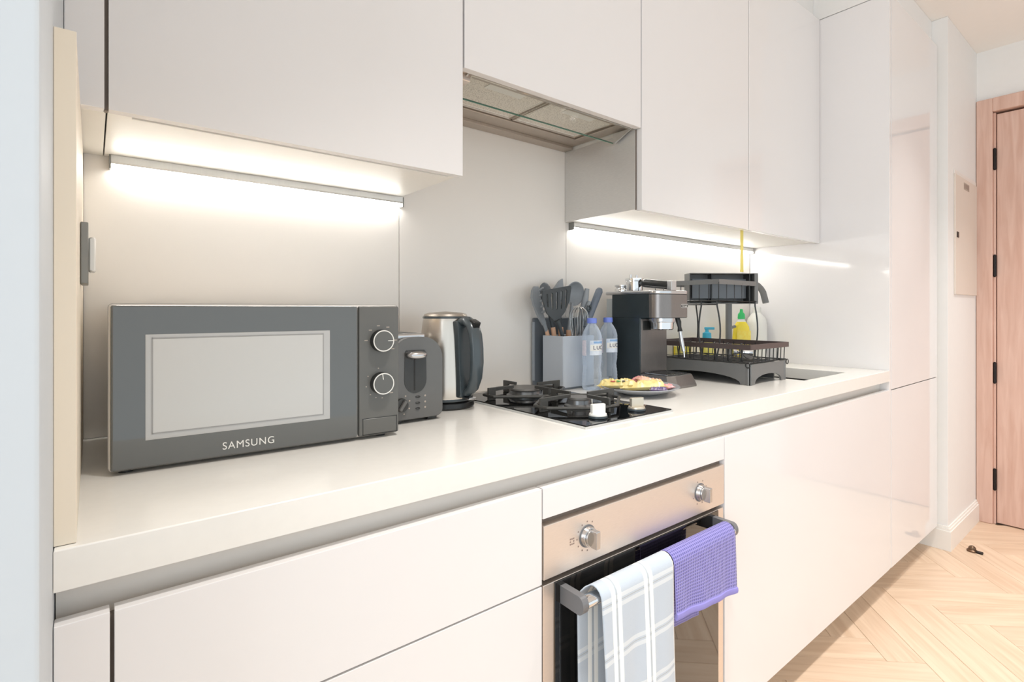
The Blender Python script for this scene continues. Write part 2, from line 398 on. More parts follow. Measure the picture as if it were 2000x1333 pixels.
# skirting round the nib, stepped profile
def skirt(b, pts):
    for (x0, x1, y0, y1, ex, ey) in pts:
        b.box(x0, x1, y0, y1, 0, .092); b.box(x0 + ex * .004, x1, y0 + ey * .004, y1, .092, .103); b.box(x0 + ex * .009, x1, y0 + ey * .009, y1, .103, .113, .001, 1)
    return b
struct('baseboard_right', skirt(B(), [(3.085, 3.10, -.6175, -.05, 1, 0), (3.085, 3.66, -.6325, -.6175, 1, 1)]), M_trim, smooth=False)
struct('trim_1', B().box(XR, 3.10, -.555, .014, ZT + .003, 2.53, .002, 1), M_wall)
struct('trim_2', B().box(-.047, XR, -.292, .014, ZT + .003, 2.53, .002, 1), M_wall)
# door wall: oak door in its frame, black hinges
dr = struct('door_1', B().box(3.682, 3.722, -1.50, -.7005, .006, 2.178, .002, 1), M_door, smooth=False)
part('frame_post', B().box(3.655, 3.74, -.6868, -.6195, 0, 2.262, .003, 1), M_door, dr, smooth=False)
part('frame_post', B().box(3.672, 3.74, -.6975, -.6868, 0, 2.186, .002, 1), M_door, dr, smooth=False)
part('frame_post', B().box(3.655, 3.74, -1.58, -1.503, 0, 2.262, .003, 1), M_door, dr, smooth=False)
part('frame_head', B().box(3.655, 3.74, -1.503, -.6868, 2.190, 2.262, .003, 1), M_door, dr, smooth=False)
part('frame_stop', B().box(3.725, 3.76, -1.503, -.6868, .0, 2.190), mat('frame_shadow_rebate', rgb(90, 60, 50), .6, noise=(10, .1, N1)), dr, smooth=False)
for z0, z1 in ((1.884, 1.993), (1.316, 1.427), (.750, .856), (.182, .291)):
    h = part('hinge', B().cyl((3.672, -.6935, z0), (3.672, -.6935, z1), .0085, n=12, bev=.001), M_hinge, dr)
    part('pin', B().cyl((3.672, -.6935, z1), (3.672, -.6935, z1 + .004), .0045, n=10).cyl((3.672, -.6935, z0 - .004), (3.672, -.6935, z0), .0045, n=10), M_hinge, h)

# left side cladding
t = thing('side_panel', 'cream panel standing on the worktop end between left wall and microwave', 'panel', (-.038, -.57, ZC))
part('board', B().box(-.0465, -.0292, -.5700, -.004, ZC + .0006, ZU, .0008, 1), M_cream, t)
part('edge_band', B().box(-.0468, -.029, -.572, -.5700, ZC + .0006, ZU, .0005, 1), M_cream, t)
t = thing('wall_socket', 'grey wall socket with white rocker on the left cream side panel', 'socket', (-.0288, -.33, 1.174))
part('plate', B().box(-.0288, -.0205, -.352, -.268, 1.1740, 1.258, .001, 1), M_sock, t)
part('rocker', B().box(-.0205, -.0125, -.33, -.288, 1.192, 1.24, .002, 1), M_whitep, t)

# ------------------------------------------------------------------ wall cabinets
def wall_cab(x0, x1, zb, label, group='white wall cabinets above the worktop', side_r=True, recess=True, yb=0.0):
    t = thing('wall_cabinet', label, 'cabinet', (x0, -.15, zb), 0, group)
    part('carcass', B().box(x0 + .001, x1 - .001, -.2985, yb - .001, (1.7005 if zb > 1.5 else zb + .004), ZT, .0006, 1), M_carc, t, smooth=False)
    part('door', B().box(x0 + .0015, x1 - .0015, YU, -.3005, zb, ZT, .0012, 2), M_gloss, t)
    return t
G = None
t = thing('wall_filler', 'narrow white filler panel beside the leftmost wall cabinet', 'filler panel', (-.024, -.3, ZU))
part('front_panel', B().box(-.0465, -.0030, YU, -.3005, ZU, ZT, .001, 1), M_gloss, t)
part('infill', B().box(-.0465, -.0010, -.2985, -.001, ZU + .004, ZT), M_carc, t, smooth=False)
part('gap_strip', B().box(-.0030, .0012, -.312, -.300, ZU, ZT), M_gap, t, smooth=False)
wall_cab(0, .600, ZU, 'white gloss wall cabinet above the microwave')
part('scribe_rail', B().box(.03, .575, -.2985, -.290, ZU - .0015, ZU + .005), M_carc, bpy.data.objects['wall_cabinet'], smooth=False)
wall_cab(.6013, 1.2, 1.662, 'short white wall cabinet over the extractor hood')
c3 = wall_cab(1.2013, 1.8065, ZU, 'white wall cabinet right of the hood, above the coffee machine')
c4 = wall_cab(1.8078, XR - .001, ZU, 'rightmost white wall cabinet, over the dish rack against tall unit')
part('steel_side', B().box(1.1988, 1.2022, -.2985, -.001, ZU + .004, 1.6615, .0003, 1), M_steel, c3, smooth=False, label='brushed steel side facing the hood')
part('side_gap', B().box(1.1995, 1.2014, -.3015, -.2985, ZU + .002, 1.6615), M_gap, c3, smooth=False)

# LED strip lights
def led(x0, x1, label, face):
    t = thing('strip_light', label, 'strip light', ((x0 + x1) / 2, -.01, 1.405), 0, None)
    part('housing', B().prism([(-.0005, ZU + .0035), (-.024, ZU + .0035), (-.024, ZU - .009), (-.0215, ZU - .0125), (-.0005, ZU - .0125)], x0 + .002, x1 - .002, 'X'), M_alu, t, smooth=False)
    part('diffuser', B().prism([(-.002, ZU - .0123), (-.0205, ZU - .0123), (-.0165, ZU - .0205), (-.004, ZU - .0205)], x0 + .008, x1 - .008, 'X'), M_led, t, smooth=False)
    for a in (x0, x1 - .002):
        part('end_cap', B().box(a, a + .003, -.0245, -.0003, ZU - .0215, ZU + .0035, .0005, 1), M_sock, t)
led(.008, .6045, 'lit strip light under the cabinet above the microwave', 0)
led(1.216, 2.405, 'lit strip light under the right cabinets behind coffee machine and rack', 0)

# ------------------------------------------------------------------ extractor hood
t = thing('extractor_hood', 'built-in steel extractor hood with glass visor over the gas hob', 'extractor hood', (.9, -.15, 1.66))
part('body', B().box(.604, 1.1965, -.2975, -.0015, 1.684, 1.70), M_steel, t, smooth=False)
part('back_rail', B().box(.604, 1.1965, -.042, -.0015, 1.6635, 1.684, .001, 1), M_steelh, t, smooth=False)
part('back_rail', B().box(.604, 1.1965, -.098, -.0425, 1.672, 1.684, .001, 1), M_steelh, t, smooth=False)
part('side_rail', B().box(1.150, 1.1965, -.277, -.0985, 1.672, 1.684, .001, 1), M_steelh, t, smooth=False)
part('side_rail', B().box(.604, .640, -.277, -.0985, 1.672, 1.684, .001, 1), M_steelh, t, smooth=False)
part('front_rail', B().box(.604, 1.1965, -.2975, -.2775, 1.6665, 1.684, .001, 1), M_steelh, t, smooth=False)
for x0, x1 in ((.643, .8935), (.8975, 1.148)):
    f = part('grease_filter', B().box(x0 + .001, x1 - .001, -.275, -.101, 1.6785, 1.6835), M_filter, t, smooth=False)
    fb = []
    o = bmesh.new()
    part('filter_frame', B().tube([(x0 + .004, -.2735, 1.678), (x1 - .004, -.2735, 1.678), (x1 - .004, -.103, 1.678), (x0 + .004, -.103, 1.678)], .0032, 6, closed=True), M_steelh, f, smooth=False)
    part('inner_frame', B().tube([(x0 + .012, -.266, 1.6785), (x1 - .012, -.266, 1.6785), (x1 - .012, -.110, 1.6785), (x0 + .012, -.110, 1.6785)], .0016, 6, closed=True), M_whitep, f, smooth=False)
    xm = (x0 + x1) / 2
    part('light_lens', B().box(xm - .055, xm + .055, -.258, -.232, 1.6770, 1.6784, .0004, 1), M_whitep, f, smooth=False)
rot = Matrix.Translation((0, -.292, 1.6655)) @ Matrix.Rotation(math.radians(-20), 4, 'X')
v = part('visor', B().box(.640, 1.186, 0, .072, -.004, 0, .0006, 1, M=rot), M_vglass, t, smooth=False, label='clear glass visor')
part('visor_edge', B().box(.640, 1.186, .072, .0745, -.004, 0, M=rot), M_gedge, v, smooth=False, label='green glass edge')
for x in (.628, 1.187):
    part('bracket', B().prism([(-.296, 1.6665), (-.222, 1.6665), (-.224, 1.640), (-.229, 1.636)], x, x + .004, 'X'), M_steel, t, smooth=False)
part('bracket_plate', B().box(.606, .64, -.286, -.222, 1.652, 1.667, .001, 1), M_steelw, t, smooth=False)

# ------------------------------------------------------------------ worktop with hob and sink cut-outs
hx0, hx1, hy0, hy1 = .752, 1.042, -.538, -.042
sx0, sx1, sy0, sy1 = 1.855, 2.225, -.492, -.130
CX0, CX1, CY0, CY1, CZ0 = -.0465, XR - .0005, YB, -.0008, .8541
wt = B()
wt.box(CX0, sx0, CY0, CY1, CZ0, ZC, .0015, 2)
wt.box(sx1, CX1, CY0, CY1, CZ0, ZC, .0015, 2)
wt = B()
def slab(b):
    o = bmesh.new()
    xs = [CX0, sx0, sx1, CX1]; ys = [CY0, sy0, sy1, CY1]
    for i in range(3):
        for j in range(3):
            if i == 1 and j == 1: continue
            o.faces.new([o.verts.new(p) for p in ((xs[i], ys[j], ZC), (xs[i + 1], ys[j], ZC), (xs[i + 1], ys[j + 1], ZC), (xs[i], ys[j + 1], ZC))])
    bmesh.ops.remove_doubles(o, verts=o.verts, dist=1e-6)
    r = bmesh.ops.extrude_face_region(o, geom=o.faces[:])
    bmesh.ops.translate(o, verts=[v for v in r['geom'] if isinstance(v, bmesh.types.BMVert)], vec=(0, 0, CZ0 - ZC))
    bmesh.ops.recalc_face_normals(o, faces=o.faces)
    ed = [e for e in o.edges if all(abs(v.co.z - ZC) < 1e-6 for v in e.verts) and len(e.link_faces) == 2 and abs(e.link_faces[0].normal.dot(e.link_faces[1].normal)) < .1]
    bmesh.ops.bevel(o, geom=ed, offset=.002, segments=3, affect='EDGES', profile=.5)
    return b.merge(o)
wt = part('worktop', slab(B()), M_quartz)
tag(wt, 'long white quartz worktop with hob and dark sink', 'worktop')
t = thing('sink', 'dark undermounted sink at the right end of the worktop', 'sink', (2.04, -.31, .70))
sk = B()
for a in ((sx0 - .004, sx0, sy0, sy1), (sx1, sx1 + .004, sy0, sy1), (sx0 - .004, sx1 + .004, sy0 - .004, sy0), (sx0 - .004, sx1 + .004, sy1, sy1 + .004)): sk.box(*a, .70, .8538)
sk.box(sx0 - .004, sx1 + .004, sy0 - .004, sy1 + .004, .694, .70)
part('bowl', sk, M_sink, t, smooth=False)
part('drain', B().cyl((2.04, -.31, .70), (2.04, -.31, .704), .045, n=28, bev=.001).cyl((2.04, -.31, .704), (2.04, -.31, .7055), .03, n=20), M_chrome, t)

# tap (column rises behind the rack, spout drops on the right)
t = thing('tap', 'black kitchen tap with column behind the dish rack and downturned spout', 'tap', (2.095, -.075, ZC))
part('base_flange', B().cyl((2.095, -.075, ZC + .0005), (2.095, -.075, ZC + .012), .027, n=24, bev=.002), M_tray, t)
part('column', B().cyl((2.095, -.075, ZC + .012), (2.095, -.075, 1.175), .0135, n=20), M_tray, t)
pts = [(2.095, -.075 - .080 * (1 - math.cos(a)), 1.175 + .080 * math.sin(a)) for a in [PI * i / 14 for i in range(13)]]
pts.append((2.095, pts[-1][1] - .006, pts[-1][2] - .022)); pts.append((2.095, pts[-1][1] - .006, pts[-1][2] - .022))
part('spout', B().tube(pts, .0125, 14), M_tray, t)
part('lever', B().cyl((2.110, -.075, 1.06), (2.145, -.075, 1.065), .0065, n=12), M_tray, t)

# ------------------------------------------------------------------ base units
ZD = .8195
def channel(x0, x1):
    return B().box(x0, x1, -.548, -.540, .80, CZ0 - .0005).box(x0, x1, -.5610, -.548, .80, .8045)
ch = part('finger_channel', channel(-.046, XR - .001), M_chan); tag(ch, 'recessed beige finger channel running under the worktop', 'channel')
ft = .020
t = thing('base_filler', 'narrow white filler panel at far left below the worktop', 'filler panel', (-.024, YB + .01, .12))
part('front_panel', B().box(-.0465, -.0020, YB, YB + ft, .12, ZD, .0012, 2), M_gloss, t)
part('gap_strip', B().box(-.0020, .0015, YB + .012, YB + .0195, .12, .812), M_gap, t, smooth=False)
t = thing('drawer_unit', 'white handleless drawer unit left of the oven', 'drawer unit', (.3, -.28, .12))
part('carcass', B().box(.0015, .5990, YB + .0215, -.002, .12, .795), M_carc, t, smooth=False)
part('drawer', B().box(.0015, .5985, YB, YB + ft, .6485, ZD, .0012, 2), M_gloss, t)
part('drawer', B().box(.0015, .5985, YB, YB + ft, .3900, .6455, .0012, 2), M_gloss, t)
part('drawer', B().box(.0015, .5985, YB, YB + ft, .1200, .3870, .0012, 2), M_gloss, t)
part('gap_strip', B().box(.002, .598, YB + .012, YB + .0212, .6448, .6492), M_gap, t, smooth=False)
t = thing('oven_housing', 'white housing with fascia panel above the built-in oven', 'cabinet', (.9, -.28, .12))
part('side_board', B().box(.6000, .6015, YB + .0215, -.002, .12, .80), M_carc, t, smooth=False)
part('side_board', B().box(1.1985, 1.2005, YB + .0215, -.002, .12, .80), M_carc, t, smooth=False)
part('fascia', B().box(.6010, 1.1985, YB, YB + ft, .7645, ZD, .0012, 2), M_gloss, t)
part('gap_strip', B().box(.602, 1.1980, YB + .014, YB + .0215, .7485, .7665), M_gap, t, smooth=False)
t = thing('sink_cabinet', 'wide white gloss base cabinet under the sink', 'cabinet', (1.8, -.28, .12))
part('carcass', B().box(1.2010, XR - .001, YB + .0215, -.002, .12, .69), M_carc, t, smooth=False)
part('door', B().box(1.2015, XR - .0025, YB, YB + ft, .1090, ZD, .0012, 2), M_gloss, t)
t = thing('tall_cabinet', 'full-height white gloss cabinet at the right end of the kitchen run', 'cabinet', (2.75, -.28, .1))
part('side_board', B().box(XR, XR + .018, YB + .001, -.001, .109, ZT, .001, 1), M_gloss, t)
part('carcass', B().box(XR + .019, 3.070, YB + .0215, -.001, .109, ZT), M_carc, t, smooth=False)
part('door', B().box(XR + .021, 3.073, YB, YB + ft, .1090, .8165, .0012, 2), M_gloss, t)
part('door', B().box(XR + .021, 3.073, YB, YB + ft, .8200, ZT, .0012, 2), M_gloss, t)
part('gap_strip', B().box(XR + .022, 3.072, YB + .010, YB + .0212, .8160, .8205), M_gap, t, smooth=False)
part('end_filler', B().box(3.0745, 3.0845, YB + .004, -.06, .115, ZT, .001, 1).box(3.0845, 3.0995, YB + .012, -.06, .115, ZT), M_carc, t)
pl_ = part('plinth', B().box(-.046, 3.083, -.470, -.455, 0.0002, .1185, .001, 1), M_carc); tag(pl_, 'recessed plinth board under the white base cabinets', 'plinth')

# ------------------------------------------------------------------ oven
t = thing('oven', 'built-in steel oven with two round knobs, black glass door and bar handle', 'oven', (.9, -.3, .15))
part('body', B().box(.6035, 1.1965, YB + .0222, -.06, .16, .745), M_black, t, smooth=False)
cp = part('control_panel', B().box(.6025, 1.1975, YB, YB + .021, .6545, .7515, .0012, 2), M_steelw, t)
for kx, kz in ((.7125, .7055), (1.0915, .7055)):
    k = part('knob', B().cyl((kx, YB - .0005, kz), (kx, YB - .011, kz), .0195, .0180, n=32, bev=.0015).cyl((kx, YB - .011, kz), (kx, YB - .015, kz), .0155, n=32, bev=.001), M_satin, t)
    part('grip', B().box(kx - .0055, kx + .0055, YB - .030, YB - .014, kz - .0170, kz + .0165, .0015, 2), M_satin, k)
    part('collar', B().cyl((kx, YB - .0001, kz), (kx, YB - .0012, kz), .0215, n=32), M_gplas, k)
    mk = B()
    for i in range(9 if kx < 1 else 7):
        a = math.radians(60 + 30 * i) if kx < 1 else math.radians(-160 + 45 * i)
        px, pz = kx + .0275 * math.cos(a), kz + .0275 * math.sin(a)
        mk.box(px - .0014, px + .0014, YB - .0004, YB + .0002, pz - .0014, pz + .0014)
    part('dial_mark', mk, M_dprint, t, smooth=False, kind='stuff')
ic = B()
for i in range(3):
    for j in range(3):
        if (i, j) != (1, 1): ic.box(.668 + i * .0042 - .0014, .668 + i * .0042 + .0014, YB - .0004, YB + .0002, .701 + j * .0048 - .0014, .701 + j * .0048 + .0014)
part('dial_mark', ic, M_dprint, t, smooth=False, kind='stuff')
d = part('oven_door', B().box(.6025, 1.1975, YB + .002, YB + .021, .165, .6445, .0015, 2), M_steelw, t)
part('door_glass', B().box(.6285, 1.1715, YB - .0008, YB + .004, .165, .6435, .0008, 1), M_oven_g, d)
hd = thing
h = part('handle', B().tube([(.655, YB - .047, .617), (1.145, YB - .047, .617)], .0145, 20, flat=.75), M_chrome, d)
HX0, HX1, HY = .6415, 1.158, YB - .047
for x0, x1 in ((.6415, .6555), (1.1445, 1.1585)):
    prof = [(YB - .0008, .602), (YB - .0008, .634)] + [(HY - .0135 * math.cos(a), .617 + .0165 * math.sin(a)) for a in [PI / 2 - PI * i / 10 for i in range(11)]]
    part('bracket', B().prism(prof, x0, x1, 'X'), M_gplas, h, smooth=False)

# towels: cloth draped over the bar
def towel(name, label, x0, x1, zf, zb, m, rad, yoff, wav, hem=None, xb0=None, xb1=None, seed=0, slant=0.0):
    random.seed(seed); t = thing(name, label, 'towel', ((x0 + x1) / 2, HY, .617))
    xb0 = x0 if xb0 is None else xb0; xb1 = x1 if xb1 is None else xb1
    bm = bmesh.new(); uvl = bm.loops.layers.uv.new('UVMap'); nu = 40
    prof = []      # (s, y, z, isback)
    zt = .617; n = 26
    for i in range(n): prof.append((HY + rad + .0015 + yoff, zb + (zt - zb) * i / n, 1))
    for i in range(9):
        a = PI * i / 8; prof.append((HY + rad * math.cos(a) * (1) + (.0015 + yoff) * (1 - i / 8), zt + rad * 1.12 * math.sin(a), max(0, 1 - i / 3)))
    for i in range(1, n + 1): prof.append((HY - rad, zt - (zt - zf) * i / n, 0))
    s = 0; ss = [0]
    for a, b in zip(prof, prof[1:]): s += math.hypot(b[0] - a[0], b[1] - a[1]); ss.append(s)
    rows = []
    for k, (y, z, bk) in enumerate(prof):
        row = []
        for i in range(nu + 1):
            u = i / nu; xa = x0 * (1 - bk) + xb0 * bk; xe = x1 * (1 - bk) + xb1 * bk
            drop = max(0, zt - z); am = wav * min(1, drop / .12)
            yy = y - (am * (math.sin(u * 9.5 + seed) + .6 * math.sin(u * 21 + 2 * seed)) * (1 if bk < .5 else .25)) - (.012 * min(1, drop / .3) if bk < .5 else -0)
            zz = z + (slant * u * min(1, drop / .1) if bk < .5 else slant * .6 * u * min(1, drop / .1))
            row.append((bm.verts.new((xa + (xe - xa) * u - .02 * drop * (u - .5), yy, zz)), (u * (x1 - x0), ss[k])))
        rows.append(row)
    for a, b in zip(rows, rows[1:]):
        for i in range(nu):
            q = [a[i], a[i + 1], b[i + 1], b[i]]; f = bm.faces.new([p[0] for p in q])
            for l, p in zip(f.loops, q): l[uvl].uv = p[1]
    bmesh.ops.recalc_face_normals(bm, faces=bm.faces)
    bb = B(); bb.bm.free(); bb.bm = bm
    o = part('cloth', bb, m, t); md = o.modifiers.new('thick', 'SOLIDIFY'); md.thickness = .0022; md.offset = 1
    if hem:
        hb = B()
        for rr in (rows[-1], rows[0]): pass
        hb.tube([(x0 + (x1 - x0) * u - .02 * (.617 - zf) * (u - .5), HY - rad - .012 * min(1, (.617 - zf) / .3) - wav * min(1, (.617 - zf) / .12) * (math.sin(u * 9.5 + seed) + .6 * math.sin(u * 21 + 2 * seed)) - .001, zf + slant * u + .004) for u in [i / 24 for i in range(25)]], .0042, 8, flat=1.9)
        part('hem', hb, hem, t)
    return t
towel('tea_towel', 'pale blue and white plaid tea towel hung over the oven handle', .682, .893, .285, .285, M_plaid, .0182, .002, .0022, seed=1, xb0=.662, xb1=.88)
towel('waffle_towel', 'lilac waffle towel folded over the right end of the oven handle', .897, 1.132, .508, .455, M_waffle, .0185, .002, .0022, hem=M_hem, seed=3, xb0=.90, xb1=1.05, slant=-.022)

# ------------------------------------------------------------------ microwave (local frame: x along front, y depth, z up)
t = thing('microwave', 'grey microwave oven with white casing and two round dials', 'microwave', (.001, -.317, ZC), math.radians(-3), world=False)
W, H, D = .4405, .2500, .3000; f0 = .0055
part('casing', B().box(0, W, .012, D, f0, H, .004, 2), M_mwbody, t)
part('bezel', B().box(-.0006, W, .004, .0125, f0 - .001, H + .0012, .006, 3), M_mwbody, t)
dd = part('door', B().box(.0025, .3590, -.004, .008, f0 + .001, H - .0012, .0035, 2), M_mwglass, t)
part('window_border', B().box(.0435, .3095, -.0046, -.002, .0475, .2050, .0004, 1), M_mwwin2, dd, smooth=False)
part('window_mesh', B().box(.0525, .2990, -.0050, -.003, .0570, .1985, .0004, 1), M_mwwin, dd, smooth=False)
ln = B()
for a in ((.0515, .2985, .0560, .0577), (.0515, .2985, .1985, .2002), (.0510, .0527, .0560, .2002), (.2970, .2987, .0560, .2002)): ln.box(a[0], a[1], -.0053, -.003, a[2], a[3])
part('inner_line', ln, M_mwline, dd, smooth=False)
text('lettering', 'SAMSUNG', .0165, M_white, dd, face_y(.181, -.0044, .0232), .0004, .94, sp=1.12)
pp = part('control_panel', B().box(.3612, W - .0015, -.004, .008, f0 + .001, H - .0012, .004, 2), M_mwpanel, t)
for kz, ang in ((.1835, 0), (.1035, 98)):
    kx = .4030
    k = part('dial', B().cyl((kx, -.003, kz), (kx, -.0185, kz), .0210, .0200, n=40, bev=.001), M_black, t)
    part('dial_face', B().cyl((kx, -.0185, kz), (kx, -.0192, kz), .0188, n=40), M_knobf, k)
    part('dial_ring', B().tube([(kx + .0190 * math.cos(2 * PI * i / 40), -.0190, kz + .0190 * math.sin(2 * PI * i / 40)) for i in range(40)], .0011, 8, closed=True), M_white, k)
    a = math.radians(ang)
    part('pointer', B().tube([(kx + .008 * math.cos(a), -.0195, kz + .008 * math.sin(a)), (kx + .0185 * math.cos(a), -.0195, kz + .0185 * math.sin(a))], .0008, 6), M_white, k)
    mk = B()
    angs = (100, 135, 62, 178, 0, -35) if ang == 0 else (100, 150, 190, 225, 250, 275, -45)
    for q in angs:
        q = math.radians(q); px, pz = kx + .0285 * math.cos(q), kz + .0285 * math.sin(q)
        hw = .0030 if ang == 0 else .0012
        if ang and q < 0: hw = .0035
        mk.box(px - hw, px + hw, -.0043, -.0036, pz - .0009, pz + .0009)
    part('dial_mark', mk, M_vent, t, smooth=False, kind='stuff')
fr = B()
for a in ((.3680, .4345, .0385, .0395), (.3680, .4345, .0085, .0095), (.3680, .3690, .0085, .0395), (.4335, .4345, .0085, .0395)): fr.box(a[0], a[1], -.0044, -.003, a[2], a[3])
bt = part('door_button', B().box(.3692, .4333, -.0046, -.003, .0097, .0383, .0006, 1), M_mwpanel, pp)
part('button_gap', fr, M_black, bt, smooth=False)
for x, y in ((.02, .02), (W - .03, .02), (.02, D - .03), (W - .03, D - .03)):
    part('foot', B().cyl((x, y, .0003), (x, y, f0 + .003), .009, n=14), M_black, t)

# ------------------------------------------------------------------ toaster (end face towards the room)
t = thing('toaster', 'dark grey toaster seen end-on between microwave and kettle', 'toaster', (.49, -.26, ZC))
tx0, tx1, ty0, ty1 = .4595, .583, -.262, -.020; tz0 = ZC + .010
cx = (tx0 + tx1) / 2
def arch(x0, x1, z0, z1, rt, rb, n=8):
    p = []
    for c, a0, r in (((x1 - rt, z1 - rt), 0, rt), ((x0 + rt, z1 - rt), PI / 2, rt), ((x0 + rb, z0 + rb), PI, rb), ((x1 - rb, z0 + rb), 1.5 * PI, rb)):
        for i in range(n + 1):
            a = a0 + PI / 2 * i / n; p.append((c[0] + r * math.cos(a), c[1] + r * math.sin(a)))
    return p
part('body', B().prism(arch(tx0, tx1, tz0, 1.078, .046, .016), ty0 + .014, ty1, 'Y'), M_toast, t)
part('end_panel', B().prism(arch(tx0, tx1, tz0 - .002, 1.080, .048, .016), ty0, ty0 + .014, 'Y', bev=.002), M_toast, t)
tp = part('top_plate', B().box(tx0 + .016, tx1 - .034, ty0 + .016, ty1 - .012, 1.070, 1.0865, .005, 3), M_satin, t)
for x in (cx - .026, cx + .008): part('bread_slot', B().box(x - .010, x + .010, ty0 + .04, ty1 - .04, 1.0860, 1.0869), M_black, tp, smooth=False)
sc_ = .515
part('lever_recess', B().prism([(sc_ - .024, 1.046), (sc_ - .021, 1.052), (sc_ + .021, 1.052), (sc_ + .026, 1.046), (sc_ + .027, .990)] + [(sc_ + .001 + .026 * math.cos(a), .988 + .028 * math.sin(a)) for a in [-PI * i / 12 for i in range(13)]], ty0 - .0012, ty0 + .004, 'Y'), M_toastd, t)
part('lever_slot', B().box(sc_ - .003, sc_ + .000, ty0 - .0018, ty0 + .004, .966, 1.044), M_blackp, t, smooth=False)
part('lever', B().sphere((sc_, ty0 - .010, 1.0420), .0235, (1, .6, .40), 20), M_satin, t)
dk = part('browning_dial', B().cyl((.4825, ty0 + .001, .9375), (.4825, ty0 - .008, .9375), .0150, .014, n=28, bev=.001), M_toastd, t)
part('dial_grip', B().box(.4790, .4860, ty0 - .014, ty0 - .007, .9255, .9495, .001, 1, M=Matrix.Translation((.4825, 0, .9375)) @ Matrix.Rotation(.6, 4, 'Y') @ Matrix.Translation((-.4825, 0, -.9375))), M_toast, dk)
for z in (.9515, .9385, .9265):
    part('button', B().sphere((.5215, ty0 - .0005, z), .0058, (1, .5, .38), 14), M_toastd, t)
    part('icon', B().cyl((.5390, ty0 + .0003, z + .001), (.5390, ty0 - .0004, z + .001), .0022, n=10), M_vent, t)
for a in (60, 20, -25, -70): part('icon', B().cyl((.4825 + .021 * math.cos(math.radians(a)), ty0 + .0003, .9375 + .021 * math.sin(math.radians(a))), (.4825 + .021 * math.cos(math.radians(a)), ty0 - .0004, .9375 + .021 * math.sin(math.radians(a))), .0018, n=10), M_vent, t)
for x, y in ((tx0 + .02, ty0 + .02), (tx1 - .02, ty0 + .02), (tx0 + .02, ty1 - .02), (tx1 - .02, ty1 - .02)):
    part('foot', B().box(x - .012, x + .012, y - .008, y + .008, ZC + .0004, tz0 + .004, .0015, 1), M_toastd, t)

# ------------------------------------------------------------------ kettle
kx, ky = .667, -.130
t = thing('kettle', 'brushed steel kettle with dark handle behind the toaster', 'kettle', (kx, ky, ZC))
part('power_base', B().lathe([(0, 0), (.069, 0), (.072, .004), (.070, .014), (.062, .019), (0, .019)], (kx, ky, ZC + .0005), 40), M_black, t)
part('body', B().lathe([(0, .022), (.066, .022), (.0685, .026), (.0680, .060), (.0650, .120), (.0610, .175), (.0565, .212), (.0550, .220), (.050, .223), (0, .223)], (kx, ky, ZC), 48), M_kettle, t)
part('base_trim', B().lathe([(.060, .0195), (.0680, .0195), (.0690, .0235), (.0675, .0285), (.060, .0285)], (kx, ky, ZC), 40), M_kh, t)
l = part('lid', B().lathe([(.0525, .221), (.0545, .226), (.0520, .231), (.040, .2345), (0, .2375)], (kx, ky, ZC), 40), mat('brushed_lid_steel', rgb(176, 168, 158), .42, .9, noise=(80, .05, N1)), t)
part('lid_ring', B().lathe([(.0535, .2195), (.0565, .2205), (.0565, .2245), (.0535, .2255)], (kx, ky, ZC), 40), M_kh, l)
ha = math.radians(-80); hd_ = Vector((math.cos(ha), math.sin(ha), 0))
def hp(r, z): return Vector((kx, ky, ZC)) + hd_ * r + Vector((0, 0, z))
side = Vector((-hd_.y, hd_.x, 0))
def kframe(pts, wd):    # outline (r,z) in the handle plane with width
    Mx = Matrix(((hd_.x, side.x, 0, kx), (hd_.y, side.y, 0, ky), (0, 0, 1, ZC), (0, 0, 0, 1)))
    return B().prism(pts, -wd / 2, wd / 2, 'Y', bev=.0035, M=Mx)
part('handle_mount', kframe([(.050, .214), (.066, .216), (.072, .200), (.076, .110), (.080, .040), (.076, .030), (.060, .030), (.064, .10), (.056, .18)], .044), M_kh, t)
part('handle', B().tube([hp(.062, .212), hp(.082, .214), hp(.098, .204), hp(.108, .183), hp(.113, .150), hp(.114, .115), hp(.110, .080), hp(.099, .055), hp(.084, .043), hp(.070, .040)], [.016, .018, .0185, .019, .019, .019, .018, .017, .016, .014], 16, flat=.66), M_kh, t)
part('lid_button', B().box(-.011, .011, -.010, .010, 0, .022, .003, 2, M=Matrix.Translation(hp(.100, .196)) @ Matrix.Rotation(ha, 4, 'Z') @ Matrix.Rotation(math.radians(25), 4, 'Y')), M_black, t)
part('switch', B().box(-.012, .014, -.012, .012, 0, .006, .002, 2, M=Matrix.Translation(hp(.086, .026)) @ Matrix.Rotation(ha, 4, 'Z')), M_satin, t)

# ------------------------------------------------------------------ gas hob
t = thing('gas_hob', 'two-burner black glass gas hob with cast iron pan supports', 'hob', (.897, -.29, ZC))
part('glass', B().box(hx0 + .0005, hx1 - .0005, hy0, hy1, ZC + .0012, ZC + .0065, .0012, 2), M_hob, t)
part('edge_trim', B().box(hx0 - .0025, hx1 + .0025, hy0 - .0025, hy1 + .0025, ZC + .0002, ZC + .0040), mat('light_glass_edge', rgb(205, 205, 202), .3, noise=(20, .02, N1)), t, smooth=False)
hz = ZC + .0065
for (by, R, rc, zc) in ((-.165, .052, .046, .0235), (-.372, .036, .0275, .0235)):
    bx = .897
    bo = part('burner', B().lathe([(0, 0), (R, 0), (R, .004), (R * .86, .008), (R * .80, .017), (0, .017)], (bx, by, hz), 36), M_burn, t)
    part('burner_cap', B().lathe([(0, .0172), (rc * 1.0, .0172), (rc * 1.02, .020), (rc * .98, zc), (0, zc + .0005)], (bx, by, hz), 36), M_cap, bo)
    part('spark_pin', B().cyl((bx + R * 1.05, by - R * .2, hz), (bx + R * 1.05, by - R * .2, hz + .014), .0022, n=8), M_whitep, bo)
